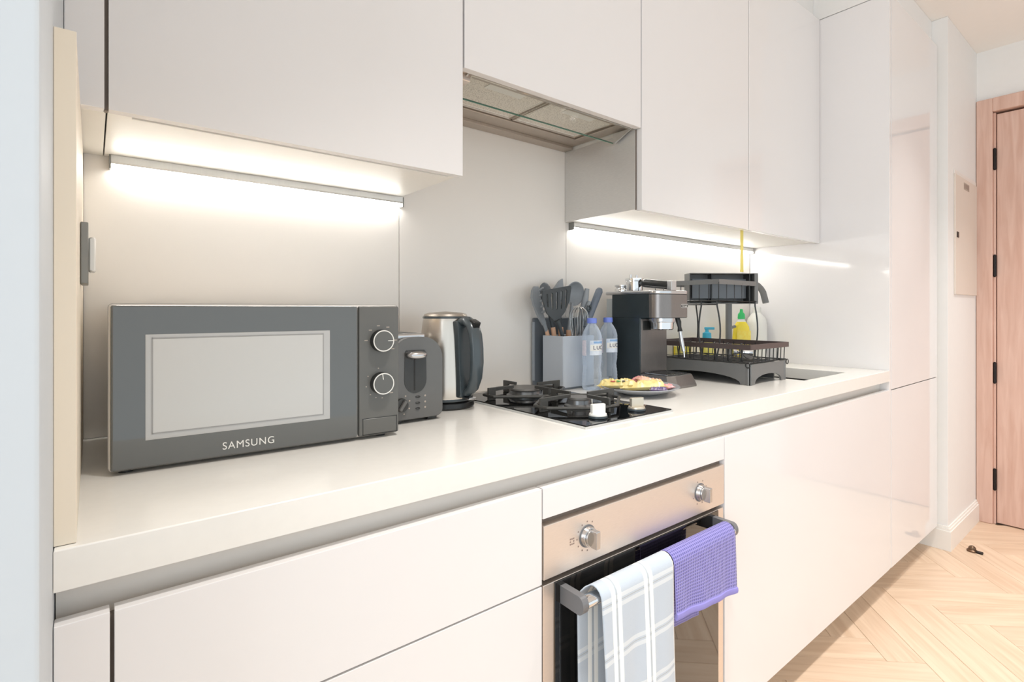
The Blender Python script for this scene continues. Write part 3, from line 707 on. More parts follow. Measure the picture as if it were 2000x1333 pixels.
def support(by, hw, hl):
    bx = .897; g = part('pan_support', B().box(bx - .001, bx + .001, by - .001, by + .001, hz + .0001, hz + .0003), M_cast, t, smooth=False) if False else None
    zt = hz + .0325; lo = hz + .012; parts = []
    ring = [(bx - hw, by - .022), (bx - hw, by + .022), (bx - .03, by + hl), (bx + .03, by + hl), (bx + hw, by + .022), (bx + hw, by - .022), (bx + .03, by - hl), (bx - .03, by - hl)]
    g = part('pan_support', B().tube([(x, y, lo) for x, y in ring], .0042, 8, closed=True), M_cast, t)
    for dx, dy in ((-1, 0), (1, 0), (0, -1), (0, 1)):
        L = hw if dx else hl
        th = .0032; inner = .042 if by > -.3 else .030
        prof = [(L + .003, hz + .0003), (L + .003, zt), (inner, zt), (inner, zt - .0075), (L - .020, zt - .0095), (L - .020, hz + .0003)]
        ang = math.atan2(dy, dx)
        part('finger', B().prism(prof, -th, th, 'Y', bev=.0008, M=Matrix.Translation((bx, by, 0)) @ Matrix.Rotation(ang, 4, 'Z')), M_cast, g, smooth=False)
support(-.165, .122, .096); support(-.372, .122, .098)
for kx_, m_ in ((.8330, M_whitep), (.9640, mat('champagne_knob', rgb(214, 204, 186), .3, .6, noise=(30, .05, N1)))):
    k = part('knob', B().cyl((kx_, -.4960, hz + .0002), (kx_, -.4960, hz + .0050), .0215, n=32, bev=.0008), M_kh, t)
    part('knob_top', B().cyl((kx_, -.4960, hz + .0050), (kx_, -.4960, hz + .0095), .0200, .019, n=32, bev=.0008), m_, k)
    part('grip', B().box(kx_ - .0165, kx_ + .0165, -.5015, -.4905, hz + .008, hz + .0300, .0018, 2, M=Matrix.Translation((kx_, -.496, 0)) @ Matrix.Rotation(math.radians(-18), 4, 'Z') @ Matrix.Translation((-kx_, .496, 0))), m_, k)

# ------------------------------------------------------------------ chopping board + utensil caddy
t = thing('chopping_board', 'slate grey chopping board standing against splashback behind the caddy', 'chopping board', (1.2, -.012, ZC))
part('board', B().box(1.052, 1.305, -.014, -.005, ZC + .0005, 1.113, .004, 3), M_greyd, t)
part('rim', B().tube([(1.054, -.0095, 1.10), (1.054, -.0095, .915)], .0055, 10), M_silg, t)
cxa, cxb, cya, cyb, czt = 1.072, 1.205, -.128, -.034, 1.058
t = thing('utensil_caddy', 'grey plastic caddy of kitchen utensils behind the hob', 'caddy', (1.138, -.08, ZC))
cb = B(); th = .003
cb.box(cxa, cxb, cya, cya + th, ZC + .0005, czt, .001, 1).box(cxa, cxb, cyb - th, cyb, ZC + .0005, czt, .001, 1)
cb.box(cxa, cxa + th, cya + th, cyb - th, ZC + .0005, czt, .001, 1).box(cxb - th, cxb, cya + th, cyb - th, ZC + .0005, czt, .001, 1)
part('tub', cb, M_grey, t, smooth=False)
part('bottom_plate', B().box(cxa + th, cxb - th, cya + th, cyb - th, ZC + .0005, ZC + .004), M_grey, t, smooth=False)
part('foot_rim', B().box(cxa - .001, cxb + .001, cya - .001, cya + .001, ZC + .0005, ZC + .006), M_greyd, t, smooth=False)

GU = 'utensils in the grey caddy'
def flat_head(poly, y, th, holes=(), M=None):
    # polygon in x,z at depth y; rectangular slots cut by building strips is done by the caller
    return B().prism(poly, y - th / 2, y + th / 2, 'Y', bev=.0006, M=M)
def holed(poly, holes, y, th):
    o = bmesh.new(); ed = []
    for lp in [poly] + list(holes):
        vs = [o.verts.new((x, y - th / 2, z)) for x, z in lp]
        ed += [o.edges.new((vs[i], vs[(i + 1) % len(vs)])) for i in range(len(vs))]
    bmesh.ops.triangle_fill(o, edges=ed, use_beauty=True)
    r = bmesh.ops.extrude_face_region(o, geom=o.faces[:])
    bmesh.ops.translate(o, verts=[v for v in r['geom'] if isinstance(v, bmesh.types.BMVert)], vec=(0, th, 0))
    bmesh.ops.recalc_face_normals(o, faces=o.faces)
    return B().merge(o)
# pasta fork
t = thing('pasta_fork', 'light grey toothed pasta fork leaning at the left of the caddy', 'utensil', (1.09, -.05, ZC + .01), 0, GU)
part('head', flat_head([(1.0148, 1.1974), (1.023, 1.2097), (1.0374, 1.2097), (1.0435, 1.1964), (1.0476, 1.1708), (1.0578, 1.1247), (1.0691, 1.097), (1.0599, 1.0888), (1.0394, 1.1154), (1.021, 1.1503), (1.0128, 1.1759)], -0.05, .010), M_silg, t)
for tooth in ([(1.0374, -0.05, 1.1974), (1.0428, -0.058, 1.2001), (1.0461, -0.066, 1.2058)], [(1.0402, -0.05, 1.1802), (1.0457, -0.058, 1.183), (1.0489, -0.066, 1.1888)], [(1.0431, -0.05, 1.163), (1.0485, -0.058, 1.1659), (1.0517, -0.066, 1.1718)], [(1.046, -0.05, 1.1458), (1.0514, -0.058, 1.1488), (1.0546, -0.066, 1.1548)], [(1.0488, -0.05, 1.1286), (1.0542, -0.058, 1.1317), (1.0574, -0.066, 1.1378)]):
    part('tooth', B().tube(tooth, [.0046, .0040, .0028], 8), M_silg, t)
part('neck', B().tube([(1.0636, -0.05, 1.098), (1.0765, -.047, 1.072)], .0058, 10), M_silg, t)
part('handle', B().tube([(1.0765, -.047, 1.0745), (1.0835, -.0475, 1.050), (1.110, -.055, .915)], [.0062, .0066, .008], 12), M_wood, t, label='beech wood handle')
# slotted turner
t = thing('slotted_turner', 'charcoal slotted turner standing at the front of the caddy', 'utensil', (1.12, -.10, ZC + .01), 0, GU)
part('head', holed([(1.0128, 1.1951), (1.1289, 1.2137), (1.1313, 1.2069), (1.123, 1.1646), (1.1033, 1.1301), (1.0777, 1.1065), (1.06, 1.1046), (1.0295, 1.1282), (1.0138, 1.1675)], [[(1.0266, 1.1813), (1.028, 1.1852), (1.0325, 1.1862), (1.0349, 1.1823), (1.0371, 1.1478), (1.0346, 1.1449), (1.0317, 1.1469)], [(1.0462, 1.1842), (1.0477, 1.1882), (1.0521, 1.1892), (1.0546, 1.1852), (1.0552, 1.141), (1.0527, 1.138), (1.0498, 1.14)], [(1.0659, 1.1882), (1.0674, 1.1921), (1.0718, 1.1931), (1.0743, 1.1892), (1.0733, 1.141), (1.0708, 1.138), (1.0679, 1.14)], [(1.0856, 1.1921), (1.0871, 1.196), (1.0915, 1.197), (1.0939, 1.1931), (1.0914, 1.1429), (1.0889, 1.14), (1.086, 1.1419)], [(1.1053, 1.196), (1.1067, 1.2), (1.1112, 1.201), (1.1136, 1.197), (1.1095, 1.1488), (1.107, 1.1459), (1.1041, 1.1478)]], -0.1, .0045), M_sil, t, smooth=False)
part('neck', B().tube([(1.071, -0.1, 1.106), (1.084, -.100, 1.085), (1.0965, -.099, 1.056), (1.104, -.097, 1.02)], [.0095, .0062, .0058, .006], 10), M_sil, t)
part('handle', B().tube([(1.104, -.097, 1.02), (1.128, -.092, .915)], .008, 12), M_wood, t, label='beech wood handle')
# serving spoon dark behind
t = thing('serving_spoon', 'dark grey serving spoon behind the slotted turner', 'utensil', (1.10, -.06, ZC + .01), 0, GU)
part('bowl', B().sphere((1.078, -.040, 1.192), .028, (.9, .35, 1.15), 18, Matrix.Rotation(-.2, 4, 'Y')), M_greyd, t)
part('neck', B().tube([(1.082, -.042, 1.162), (1.100, -.052, 1.078)], .006, 10), M_sil, t)
part('handle', B().tube([(1.099, -.052, 1.083), (1.1035, -.054, 1.050), (1.118, -.062, .915)], .0075, 12), M_wood, t, label='beech wood handle')
# spatula tip behind
t = thing('spatula', 'grey spatula with pointed tip rising highest behind the turner', 'utensil', (1.13, -.05, ZC + .01), 0, GU)
part('blade', flat_head([(1.110, 1.165), (1.105, 1.205), (1.128, 1.230), (1.142, 1.238), (1.146, 1.20), (1.146, 1.165)], -.048, .008), M_silg, t)
part('neck', B().tube([(1.128, -.05, 1.170), (1.130, -.054, 1.07)], .005, 10), M_sil, t)
part('handle', B().tube([(1.130, -.054, 1.083), (1.135, -.06, .915)], .0085, 12), M_wood, t, label='beech wood handle')
# ladle
t = thing('ladle', 'pale grey ladle with round bowl at the right of the caddy', 'utensil', (1.16, -.06, ZC + .01), 0, GU)
lp = [(0.0, -.026), (.018, -.024), (.032, -.014), (.040, 0.0), (.0375, 0.0), (.030, -.012), (.017, -.021), (0, -.0235)]
part('bowl', B().lathe(lp, n=28, M=Matrix.Translation((1.188, -.060, 1.190)) @ Matrix.Rotation(math.radians(18), 4, 'Y') @ Matrix.Rotation(math.radians(98), 4, 'X')), M_silg, t)
part('neck', B().tube([(1.180, -.055, 1.160), (1.160, -.058, 1.065)], .0055, 10), M_silg, t)
part('handle', B().tube([(1.162, -.058, 1.073), (1.150, -.062, .915)], .0085, 12), M_wood, t, label='beech wood handle')
# whisk
t = thing('whisk', 'steel balloon whisk in the right of the caddy', 'utensil', (1.165, -.095, ZC + .01), 0, GU)
for i in range(5):
    a = PI * i / 5; pts = []
    for j in range(21):
        q = j / 20 * 2 - 1; rr = .027 * math.cos(q * PI / 2) ** .7 if abs(q) < 1 else 0
        pass
    for j in range(25):
        tt = PI * (j / 24); r = .028 * math.sin(tt) ** .8 * (1 if j <= 12 else 1); 
        pts.append(None)
    pts = []
    for j in range(25):
        s_ = -1 + 2 * j / 24; z = 1.146 - .125 * (abs(s_) ** 2.2); r = .030 * math.sin(min(1, abs(s_) * 1.0) * PI * .86 + .0) * (1 if s_ > 0 else -1)
        pts.append((1.168 + r * math.cos(a), -.098 + r * math.sin(a), z))
    part('wire_loop', B().tube(pts, .0011, 6), M_wire, t)
part('handle', B().tube([(1.168, -.098, 1.024), (1.160, -.090, .915)], .0085, 12), M_sil, t)
# tongs / peeler handles
t = thing('potato_masher', 'dark blue-grey round handle leaning out right of the caddy', 'utensil', (1.20, -.08, ZC + .01), 0, GU)
part('handle', B().tube([(1.1985, -.100, 1.082), (1.210, -.097, 1.105), (1.274, -.085, 1.199), (1.279, -.084, 1.207)], [.010, .0115, .0125, .009], 16), M_silgb, t)
part('shaft', B().tube([(1.1985, -.100, 1.084), (1.187, -.102, 1.055), (1.150, -.106, .915)], .006, 10), M_silgb, t)
t = thing('kitchen_tongs', 'grey tongs with hanging loop upright beside the round handle', 'utensil', (1.19, -.07, ZC + .01), 0, GU)
part('arm', B().tube([(1.233, -.070, 1.207), (1.224, -.068, 1.16), (1.204, -.066, 1.10), (1.186, -.064, 1.05), (1.175, -.062, .915)], [.008, .0115, .009, .007, .006], 12), M_silg, t)
part('arm', B().tube([(1.226, -.088, 1.165), (1.206, -.086, 1.12), (1.188, -.084, .915)], [.006, .008, .006], 12), M_silg, t)
part('loop', B().tube([(1.214 + .0085 * math.cos(2 * PI * i / 16), -.098, 1.143 + .0085 * math.sin(2 * PI * i / 16)) for i in range(16)], .003, 8, closed=True), M_kh, t)

# ------------------------------------------------------------------ water bottles
def bottle(x, y, label, rz):
    t = thing('water_bottle', label, 'bottle', (x, y, ZC), rz, 'water bottles beside the caddy', world=False)
    pr = [(.014, .006), (.020, .001), (.026, .0015), (.0300, .008), (.0306, .014), (.0296, .018), (.0306, .022), (.0294, .027), (.0304, .032), (.0292, .037), (.0300, .042), (.0286, .047), (.0290, .052), (.0272, .057), (.0276, .062), (.0266, .067), (.0272, .072), (.0284, .080), (.0296, .088), (.0290, .092), (.0302, .096), (.0296, .100), (.0305, .105), (.0305, .150), (.0298, .154), (.0303, .158), (.0290, .165), (.0255, .177), (.0190, .189), (.0130, .197), (.0125, .205)]
    part('shell', B().lathe([(0, .008)] + pr + [(0, .205)], (0, 0, 0), 48), M_water, t)
    part('cap', B().lathe([(0, .2010), (.0145, .2010), (.0150, .203), (.0148, .214), (.0138, .2165), (0, .217)], (0, 0, 0), 28), M_cap_b, t)
    # label wraps most of the waist
    def wrap(a0, a1, z0, z1, r, m, nm, par):
        o = bmesh.new(); n = 18; v = []
        for i in range(n + 1):
            a = a0 + (a1 - a0) * i / n; v.append([o.verts.new((r * math.cos(a), r * math.sin(a), z)) for z in (z0, z1)] + [o.verts.new(((r + .0003) * math.cos(a), (r + .0003) * math.sin(a), z)) for z in (z0, z1)])
        for i in range(n):
            p, q = v[i], v[i + 1]
            o.faces.new((p[0], q[0], q[1], p[1])); o.faces.new((p[2], p[3], q[3], q[2])); o.faces.new((p[0], p[2], q[2], q[0])); o.faces.new((p[1], q[1], q[3], p[3]))
        bmesh.ops.recalc_face_normals(o, faces=o.faces)
        b = B(); b.bm.free(); b.bm = o; return part(nm, b, m, par)
    lb = wrap(math.radians(-102), math.radians(-18), .106, .150, .0308, mat('pale_label_film', rgb(226, 232, 240), .4, noise=(60, .08, N1), dark=rgb(196, 208, 226)), 'paper_label', t)
    wrap(math.radians(-158), math.radians(-122), .104, .150, .0309, mat('pinkish_print_panel', rgb(240, 232, 238), .4, noise=(200, .1, N1), dark=rgb(212, 208, 222)), 'paper_label', t)
    wrap(math.radians(-80), math.radians(-20), .141, .147, .0313, mat('light_blue_band', rgb(140, 178, 220), .4, noise=(60, .05, N1)), 'label_band', lb)
    wrap(math.radians(-98), math.radians(-22), .119, .137, .0312, M_whitep, 'label_band', lb)
    for i, ch in enumerate('LUC'):
        a = math.radians(-76 + 22 * i)
        text('lettering', ch, .0165, M_navy, lb, Matrix.Rotation(a + PI / 2, 4, 'Z') @ Matrix.Translation((0, -.0316, .128)) @ Matrix.Rotation(PI / 2, 4, 'X'), .0003)
    return t
bottle(1.150, -.172, 'blue-capped water bottle in front of the grey caddy', math.radians(-46))
bottle(1.268, -.130, 'blue-capped water bottle touching the coffee machine side', math.radians(-46))

# ------------------------------------------------------------------ plate of snacks
px_, py_ = 1.196, -.318
t = thing('plate', 'grey plate holding wrapped snacks beside the hob', 'plate', (px_, py_, ZC))
part('dish', B().lathe([(0, .0008), (.052, .0008), (.056, .004), (.085, .011), (.108, .0195), (.1125, .0225), (.112, .0245), (.107, .0225), (.084, .015), (.055, .0075), (0, .0065)], (px_, py_, ZC), 56), M_plate, t)
def wrapper(label, c, L, Wd, Hh, rz, tilt, m, seed, prints=()):
    random.seed(seed); t = thing('wrapped_snack', label, 'snack', c, rz, 'wrapped snacks on the grey plate', world=False)
    bm = bmesh.new(); nx, ny = 22, 10; top = []; bot = []
    for i in range(nx + 1):
        u = -1 + 2 * i / nx; rt = []; rb = []
        e = max(0, 1 - abs(u) ** 6); 
        for j in range(ny + 1):
            v = -1 + 2 * j / ny
            h = Hh * (1 - abs(v) ** 2.4) * (.12 + .88 * e) * (1 if abs(u) < .86 else .12)
            pin = 1 + (.12 if abs(u) > .86 else 0)
            j1 = (random.random() - .5) * Hh * .45
            x = u * L / 2; y = v * Wd / 2 * pin
            rt.append(bm.verts.new((x, y + j1 * .3, .5 * h + (j1 if h > Hh * .2 else 0) + u * tilt + Hh * .5))); rb.append(bm.verts.new((x, y, -.45 * h + u * tilt + Hh * .5 - .0004)))
        top.append(rt); bot.append(rb)
    for g, fl_ in ((top, 0), (bot, 1)):
        for i in range(nx):
            for j in range(ny): bm.faces.new((g[i][j], g[i + 1][j], g[i + 1][j + 1], g[i][j + 1]))
    for i in range(nx):
        bm.faces.new((top[i][0], bot[i][0], bot[i + 1][0], top[i + 1][0])); bm.faces.new((top[i][ny], top[i + 1][ny], bot[i + 1][ny], bot[i][ny]))
    for j in range(ny):
        bm.faces.new((top[0][j], top[0][j + 1], bot[0][j + 1], bot[0][j])); bm.faces.new((top[nx][j], bot[nx][j], bot[nx][j + 1], top[nx][j + 1]))
    bmesh.ops.recalc_face_normals(bm, faces=bm.faces)
    b = B(); b.bm.free(); b.bm = bm; part('wrapper', b, m, t)
    for (pm_, x, y, sx_, sy_) in prints:
        part('print_patch', B().sphere((x, y, Hh * .92 + x / (L / 2) * tilt), .004, (sx_, sy_, .35), 10), pm_, t)
    return t
PZ = ZC + .0085
wrapper('yellow crescent-shaped snack pack at the left of the plate', (1.150, -.268, PZ + .004), .105, .048, .026, math.radians(-62), .004, M_wfoil, 3, [(M_green, .012, -.010, 2.2, 1.9), (mat('red_print', rgb(214, 90, 96), .4, noise=(20, .03, N1)), -.006, -.012, 1.9, 1.5), (M_navy, .026, -.014, 1.3, 1.3), (M_whitep, .030, -.004, 2, 1.4)])
wrapper('long yellow snack pack lying across the middle of the plate', (1.194, -.330, PZ + .002), .135, .046, .026, math.radians(-40), .003, M_wfoil, 5)
wrapper('pale pink-edged yellow snack pack leaning at the right of the plate', (1.237, -.322, PZ + .016), .085, .046, .018, math.radians(-25), -.008, mat('pale_yellow_pink_foil', rgb(250, 232, 170), .3, noise=(25, .1, N1), dark=rgb(244, 176, 172), nbump=.5), 9)
wrapper('small pink sweet wrapper on top at the back of the plate', (1.232, -.278, PZ + .014), .055, .030, .016, math.radians(20), .004, M_pfoil, 11)
wrapper('pink wrapper at the right front edge of the plate', (1.232, -.374, PZ + .006), .060, .026, .014, math.radians(-30), .002, M_pfoil, 12)
wrapper('mauve twist wrapper at the front of the plate', (1.190, -.388, PZ + .006), .050, .020, .012, math.radians(-44), .0, M_pufoil, 13)

# ------------------------------------------------------------------ coffee machine
mx0, mx1 = 1.338, 1.476; yk, yc, yh, yt = -.062, -.205, -.290, -.335
t = thing('coffee_machine', 'slim dark espresso machine with chrome top between bottles and dish rack', 'coffee machine', (1.40, -.18, ZC))
def rbox(x0, x1, y0, y1, z0, z1, r, bv=.002):
    # vertical box with rounded front corners
    p = [(x0, y1), (x1, y1)]
    p += [(x1 - r + r * math.cos(a), y0 + r + r * math.sin(a)) for a in [-PI / 2 * i / 8 for i in range(9)]]
    p += [(x0 + r - r * math.sin(a), y0 + r - r * math.cos(a)) for a in [PI / 2 * i / 8 for i in range(9)]]
    return B().prism(p, z0, z1, 'Z', bev=bv)
part('body', rbox(mx0, mx1, yc, -.085, ZC + .014, 1.112, .003, .0012), M_cofs, t)
part('column_face', B().box(mx0 + .002, mx1 - .002, yc - .0025, yc, .935, 1.108, .0008, 1), M_coff, t)
part('column_recess', B().box(mx0 + .012, mx1 - .035, yc - .0032, yc - .002, 1.072, 1.102), M_black, t, smooth=False)
def headp(x0, x1, y0, y1, r, r2, n=12):
    p = [(x0, y1), (x1, y1)]
    p += [(x1 - r2 + r2 * math.cos(a), y0 + r2 + r2 * math.sin(a)) for a in [-PI / 2 * i / 6 for i in range(7)]]
    p += [(x0 + r - r * math.sin(a), y0 + r - r * math.cos(a)) for a in [PI / 2 * i / n for i in range(n + 1)]]
    return p
part('head', B().prism(headp(mx0, mx1, yh, -.085, .050, .010), 1.112, 1.188, 'Z', bev=.0012), M_cofs, t)
# metallic front band wraps the rounded front of the head
part('front_band', B().prism(headp(mx0 - .0006, mx1 + .0008, yh - .0016, yh + .040, .0512, .0112), 1.1135, 1.1865, 'Z'), M_coff, t)
bd = part('badge', B().prism([(1.451 + .0135 * (1 if math.cos(a) > 0 else -1) + .0055 * math.cos(a), 1.150 + .0062 * math.sin(a)) for a in [2 * PI * i / 24 for i in range(24)]], yh - .0034, yh + .003, 'Y'), M_chrome, t)
part('badge_field', B().prism([(1.451 + .0135 * (1 if math.cos(a) > 0 else -1) + .0042 * math.cos(a), 1.150 + .0048 * math.sin(a)) for a in [2 * PI * i / 24 for i in range(24)]], yh - .0038, yh + .003, 'Y'), M_blackp, bd, smooth=False)
text('lettering', "De'Longhi", .0066, M_white, bd, face_y(1.451, yh - .0040, 1.150), .0002)
part('water_tank', rbox(mx0 + .004, mx1 - .004, -.0845, yk + .006, ZC + .014, 1.176, .003, .0012), M_tank, t)
part('top_plate', B().prism(headp(mx0 - .001, mx1 + .001, yh - .002, yk + .006, .051, .011), 1.188, 1.1995, 'Z', bev=.003), M_satin, t)
part('drip_foot', rbox(mx0 - .001, mx1 + .001, yc - .002, -.07, ZC + .0005, ZC + .016, .004, .001), M_black, t)
def dripf(b):
    o = bmesh.new(); lo = [(mx0 - .003, yc), (mx1 + .003, yc), (mx1 + .003, yt + .02), (mx1 - .02, yt), (mx0 + .02, yt), (mx0 - .003, yt + .02)]
    hi = [(mx0 + .002, yc), (mx1 - .002, yc), (mx1 - .004, yt + .032), (mx1 - .025, yt + .014), (mx0 + .025, yt + .014), (mx0 + .004, yt + .032)]
    a = [o.verts.new((x, y, ZC + .006)) for x, y in lo]; c = [o.verts.new((x, y, ZC + .036)) for x, y in hi]; z = [o.verts.new((x, y, ZC + .0005)) for x, y in lo]
    o.faces.new(z[::-1]); o.faces.new(c)
    for i in range(6):
        j = (i + 1) % 6; o.faces.new((a[i], a[j], c[j], c[i])); o.faces.new((z[i], z[j], a[j], a[i]))
    bmesh.ops.recalc_face_normals(o, faces=o.faces); bmesh.ops.bevel(o, geom=o.edges[:], offset=.0012, segments=2, affect='EDGES', profile=.5)
    return b.merge(o)
part('drip_tray', dripf(B()), M_coff, t)
gr = B().box(mx0 + .010, mx1 - .010, yt + .034, yc - .004, ZC + .036, ZC + .0375)
part('drip_grid', gr, M_black, t, smooth=False)
gs = B()
for i in range(9): gs.box(mx0 + .012 + i * .0122, mx0 + .0165 + i * .0122, yt + .036, yc - .006, ZC + .0375, ZC + .0395)
part('grid_bar', gs, M_chrome, t, smooth=False)
# brew head and steam wand
cxp = 1.400
part('brew_collar', B().lathe([(0, 0), (.042, 0), (.043, .004), (.043, .014), (0, .014)], (cxp + .004, -.240, 1.0975), 36), M_satin, t)
part('brew_head', B().lathe([(0, 0), (.034, 0), (.037, .003), (.038, .024), (0, .024)], (cxp + .004, -.240, 1.0738), 36), M_chrome, t)
sw = part('steam_joint', B().tube([(1.448, -.268, 1.114), (1.450, -.272, 1.098), (1.449, -.276, 1.082), (1.449, -.278, 1.068)], [.007, .0085, .006, .0085], 12), M_black, t)
part('steam_wand', B().tube([(1.449, -.278, 1.070), (1.451, -.284, 1.03), (1.453, -.289, 1.004)], [.0055, .0068, .006], 12), M_satin, sw)
part('wand_tip', B().tube([(1.453, -.289, 1.005), (1.454, -.291, .985)], [.003, .0025], 10), M_chrome, sw)
t = thing('portafilter', 'black-handled chrome portafilter resting on the coffee machine top', 'portafilter', (1.40, -.18, 1.2))
pr_ = [(0, 0), (.026, 0), (.0285, .004), (.029, .034), (.0315, .036), (.0315, .044), (.029, .045), (0, .041)]
part('basket', B().lathe(pr_, (1.398, -.132, 1.1995), 36), M_chrome, t)
part('ear', B().cyl((1.386, -.126, 1.242), (1.386, -.126, 1.257), .0032, n=10), M_satin, t)
part('ear', B().cyl((1.404, -.137, 1.242), (1.404, -.137, 1.256), .0032, n=10), M_satin, t)
part('handle', B().tube([(1.398, -.160, 1.226), (1.398, -.172, 1.227), (1.399, -.180, 1.2265), (1.401, -.272, 1.2155)], [.007, .0135, .0145, .0140], 18), M_black, t)
part('end_cap', B().box(1.388, 1.416, -.288, -.271, 1.1995, 1.2300, .002, 2), M_satin, t, label='square chrome end cap')
t = thing('coffee_tamper', 'small round chrome tamper at the back of the coffee machine top', 'tamper', (1.40, -.08, 1.2))
part('base', B().lathe([(0, 0), (.026, 0), (.0265, .008), (.024, .012), (0, .012)], (1.396, -.0795, 1.1995), 30), M_chrome, t)
part('grip', B().lathe([(0, .012), (.020, .012), (.020, .016), (.0255, .018), (.0255, .023), (.022, .0245), (0, .0245)], (1.396, -.0795, 1.1995), 30), M_satin, t)

# ------------------------------------------------------------------ dish rack
rx0, rx1, ry0, ry1 = 1.590, 1.835, -.440, -.060
t = thing('dish_rack', 'two-tier black wire dish rack on grey drip tray beside the sink', 'dish rack', (1.71, -.25, ZC))
def leg_side(x0, x1, n=10):
    pass
tb = B(); zt0, zt1 = ZC + .046, ZC + .066
tb.box(rx0 + .004, rx1 - .004, ry0 + .004, ry1 - .004, zt0 - .010, zt0 - .004)
# rim walls with arched feet
def arch_wall(L0, L1):
    m = (L0 + L1) / 2; w_ = (L1 - L0) / 2 - .032; p = [(L0, ZC + .0006), (L0 + .024, ZC + .0006)]
    p += [(m - w_ * math.cos(a), ZC + .0006 + .030 * math.sin(a) ** .8) for a in [PI * i / 14 for i in range(15)]]
    p += [(L1 - .024, ZC + .0006), (L1, ZC + .0006), (L1, zt1), (L0, zt1)]
    return p
tb.prism(arch_wall(rx0, rx1), ry0, ry0 + .006, 'Y').box(rx0, rx1, ry1 - .006, ry1, ZC + .0006, zt1)
tb.prism(arch_wall(ry0, ry1), rx0, rx0 + .006, 'X').box(rx1 - .006, rx1, ry0 + .04, ry1, ZC + .0006, zt1)
tr = part('drip_tray', tb, M_tray, t, smooth=False)
part('corner_foot', B().cyl((rx0 + .008, ry0 + .008, ZC + .0005), (rx0 + .008, ry0 + .008, zt1), .010, n=16).cyl((rx1 - .008, ry0 + .008, ZC + .0005), (rx1 - .008, ry0 + .008, zt1), .010, n=16), M_tray, tr)
W1 = .0017; zb0 = zt1 + .004; zr = ZC + .122
part('rim_band', B().box(rx0 - .002, rx1 + .014, ry0 - .004, ry0 - .001, zr - .009, zr + .008).box(rx0 - .002, rx1 + .014, ry1 - .002, ry1 + .001, zr - .009, zr + .008).box(rx0 - .004, rx0 - .001, ry0 - .004, ry1 + .001, zr - .009, zr + .008).box(rx1 + .011, rx1 + .014, ry0 - .004, ry1 + .001, zr - .009, zr + .008), M_rim, t, smooth=False)
part('base_ring', B().tube([(rx0 + .002, ry0 + .002, zb0), (rx1 + .004, ry0 + .002, zb0), (rx1 + .004, ry1 - .004, zb0), (rx0 + .002, ry1 - .004, zb0)], .0024, 8, closed=True), M_blackw, t)
for i in range(9):      # front face wires
    x = rx0 + .020 + i * (rx1 - rx0 - .012) / 9
    part('wire', B().tube([(x + .004, ry0 - .002, zr), (x, ry0 - .002, zb0 + .002), (x, ry0 + .012, zb0)], W1, 6), M_blackw, t)
for i in range(12):     # left long face wires
    y = ry0 + .034 + i * (ry1 - ry0 - .04) / 12
    part('wire', B().tube([(rx0 - .001, y, zr), (rx0, y, zb0 + .002), (rx0 + .012, y, zb0)], W1, 6), M_blackw, t)
for i in range(8):      # right long face
    y = ry0 + .03 + i * (ry1 - ry0 - .04) / 8
    part('wire', B().tube([(rx1 + .011, y, zr), (rx1 + .003, y, zb0 + .002)], W1, 6), M_blackw, t)
for i in range(12):     # floor wires + plate loops
    y = ry0 + .03 + i * (ry1 - ry0 - .06) / 11
    part('floor_wire', B().tube([(rx0 + .003, y, zb0), (rx0 + .05, y, zb0 - .004), (rx1 - .05, y, zb0 - .004), (rx1 + .002, y, zb0)], W1, 6), M_blackw, t)
for i in range(6):
    y = ry0 + .055 + i * .050
    part('plate_loop', B().tube([(rx0 + .055, y, zb0 - .004), (rx0 + .055, y + .006, zb0 + .050), (rx0 + .060, y + .009, zb0 + .058), (rx0 + .072, y + .012, zb0 + .058), (rx0 + .078, y + .012, zb0 + .050), (rx0 + .078, y + .018, zb0 - .004)], W1 * 1.2, 6), M_blackw, t)
part('hook', B().tube([(rx1 + .006 + .008 * math.cos(2 * PI * i / 14), ry0 - .002, zt1 - .004 + .008 * math.sin(2 * PI * i / 14)) for i in range(14)], .0018, 6, closed=True).tube([(rx0 - .002 + .0, ry0 + .006 + .008 * math.cos(2 * PI * i / 14), zt1 - .002 + .008 * math.sin(2 * PI * i / 14)) for i in range(14)], .0018, 6, closed=True), M_blackw, t)
# upper tier
uy0, uy1, uz0, uz1 = -.325, -.065, 1.168, 1.232
ux0, ux1 = 1.600, 1.850
part('tier_band', B().box(ux0 - .0015, ux0 + .0015, uy0, uy1, uz1 - .007, uz1 + .009).box(ux0, ux1, uy0 - .0015, uy0 + .0015, uz1 - .007, uz1 + .009).box(ux1 - .0015, ux1 + .0015, uy0, uy1, uz1 - .007, uz1 + .009).box(ux0, ux1, uy1 - .0015, uy1 + .0015, uz1 - .005, uz1 + .007), M_tray, t, smooth=False)
part('tier_ring', B().tube([(ux0, uy0, uz0), (ux1, uy0, uz0), (ux1, uy1, uz0), (ux0, uy1, uz0)], .0024, 8, closed=True).tube([(ux0, uy0 + .004, uz0 - .012), (ux0, uy1, uz0 - .012)], .002, 8), M_blackw, t)
for i in range(8):
    y = uy0 + .0 + i * (uy1 - uy0) / 7
    part('wire', B().tube([(ux0, y, uz1), (ux0, y, uz0)], W1, 6), M_blackw, t)
for i in range(1, 5):
    x = ux0 + i * (ux1 - ux0) / 5
    part('wire', B().tube([(x, uy0, uz1), (x, uy0, uz0), (x, uy1, uz0)], W1, 6), M_blackw, t)
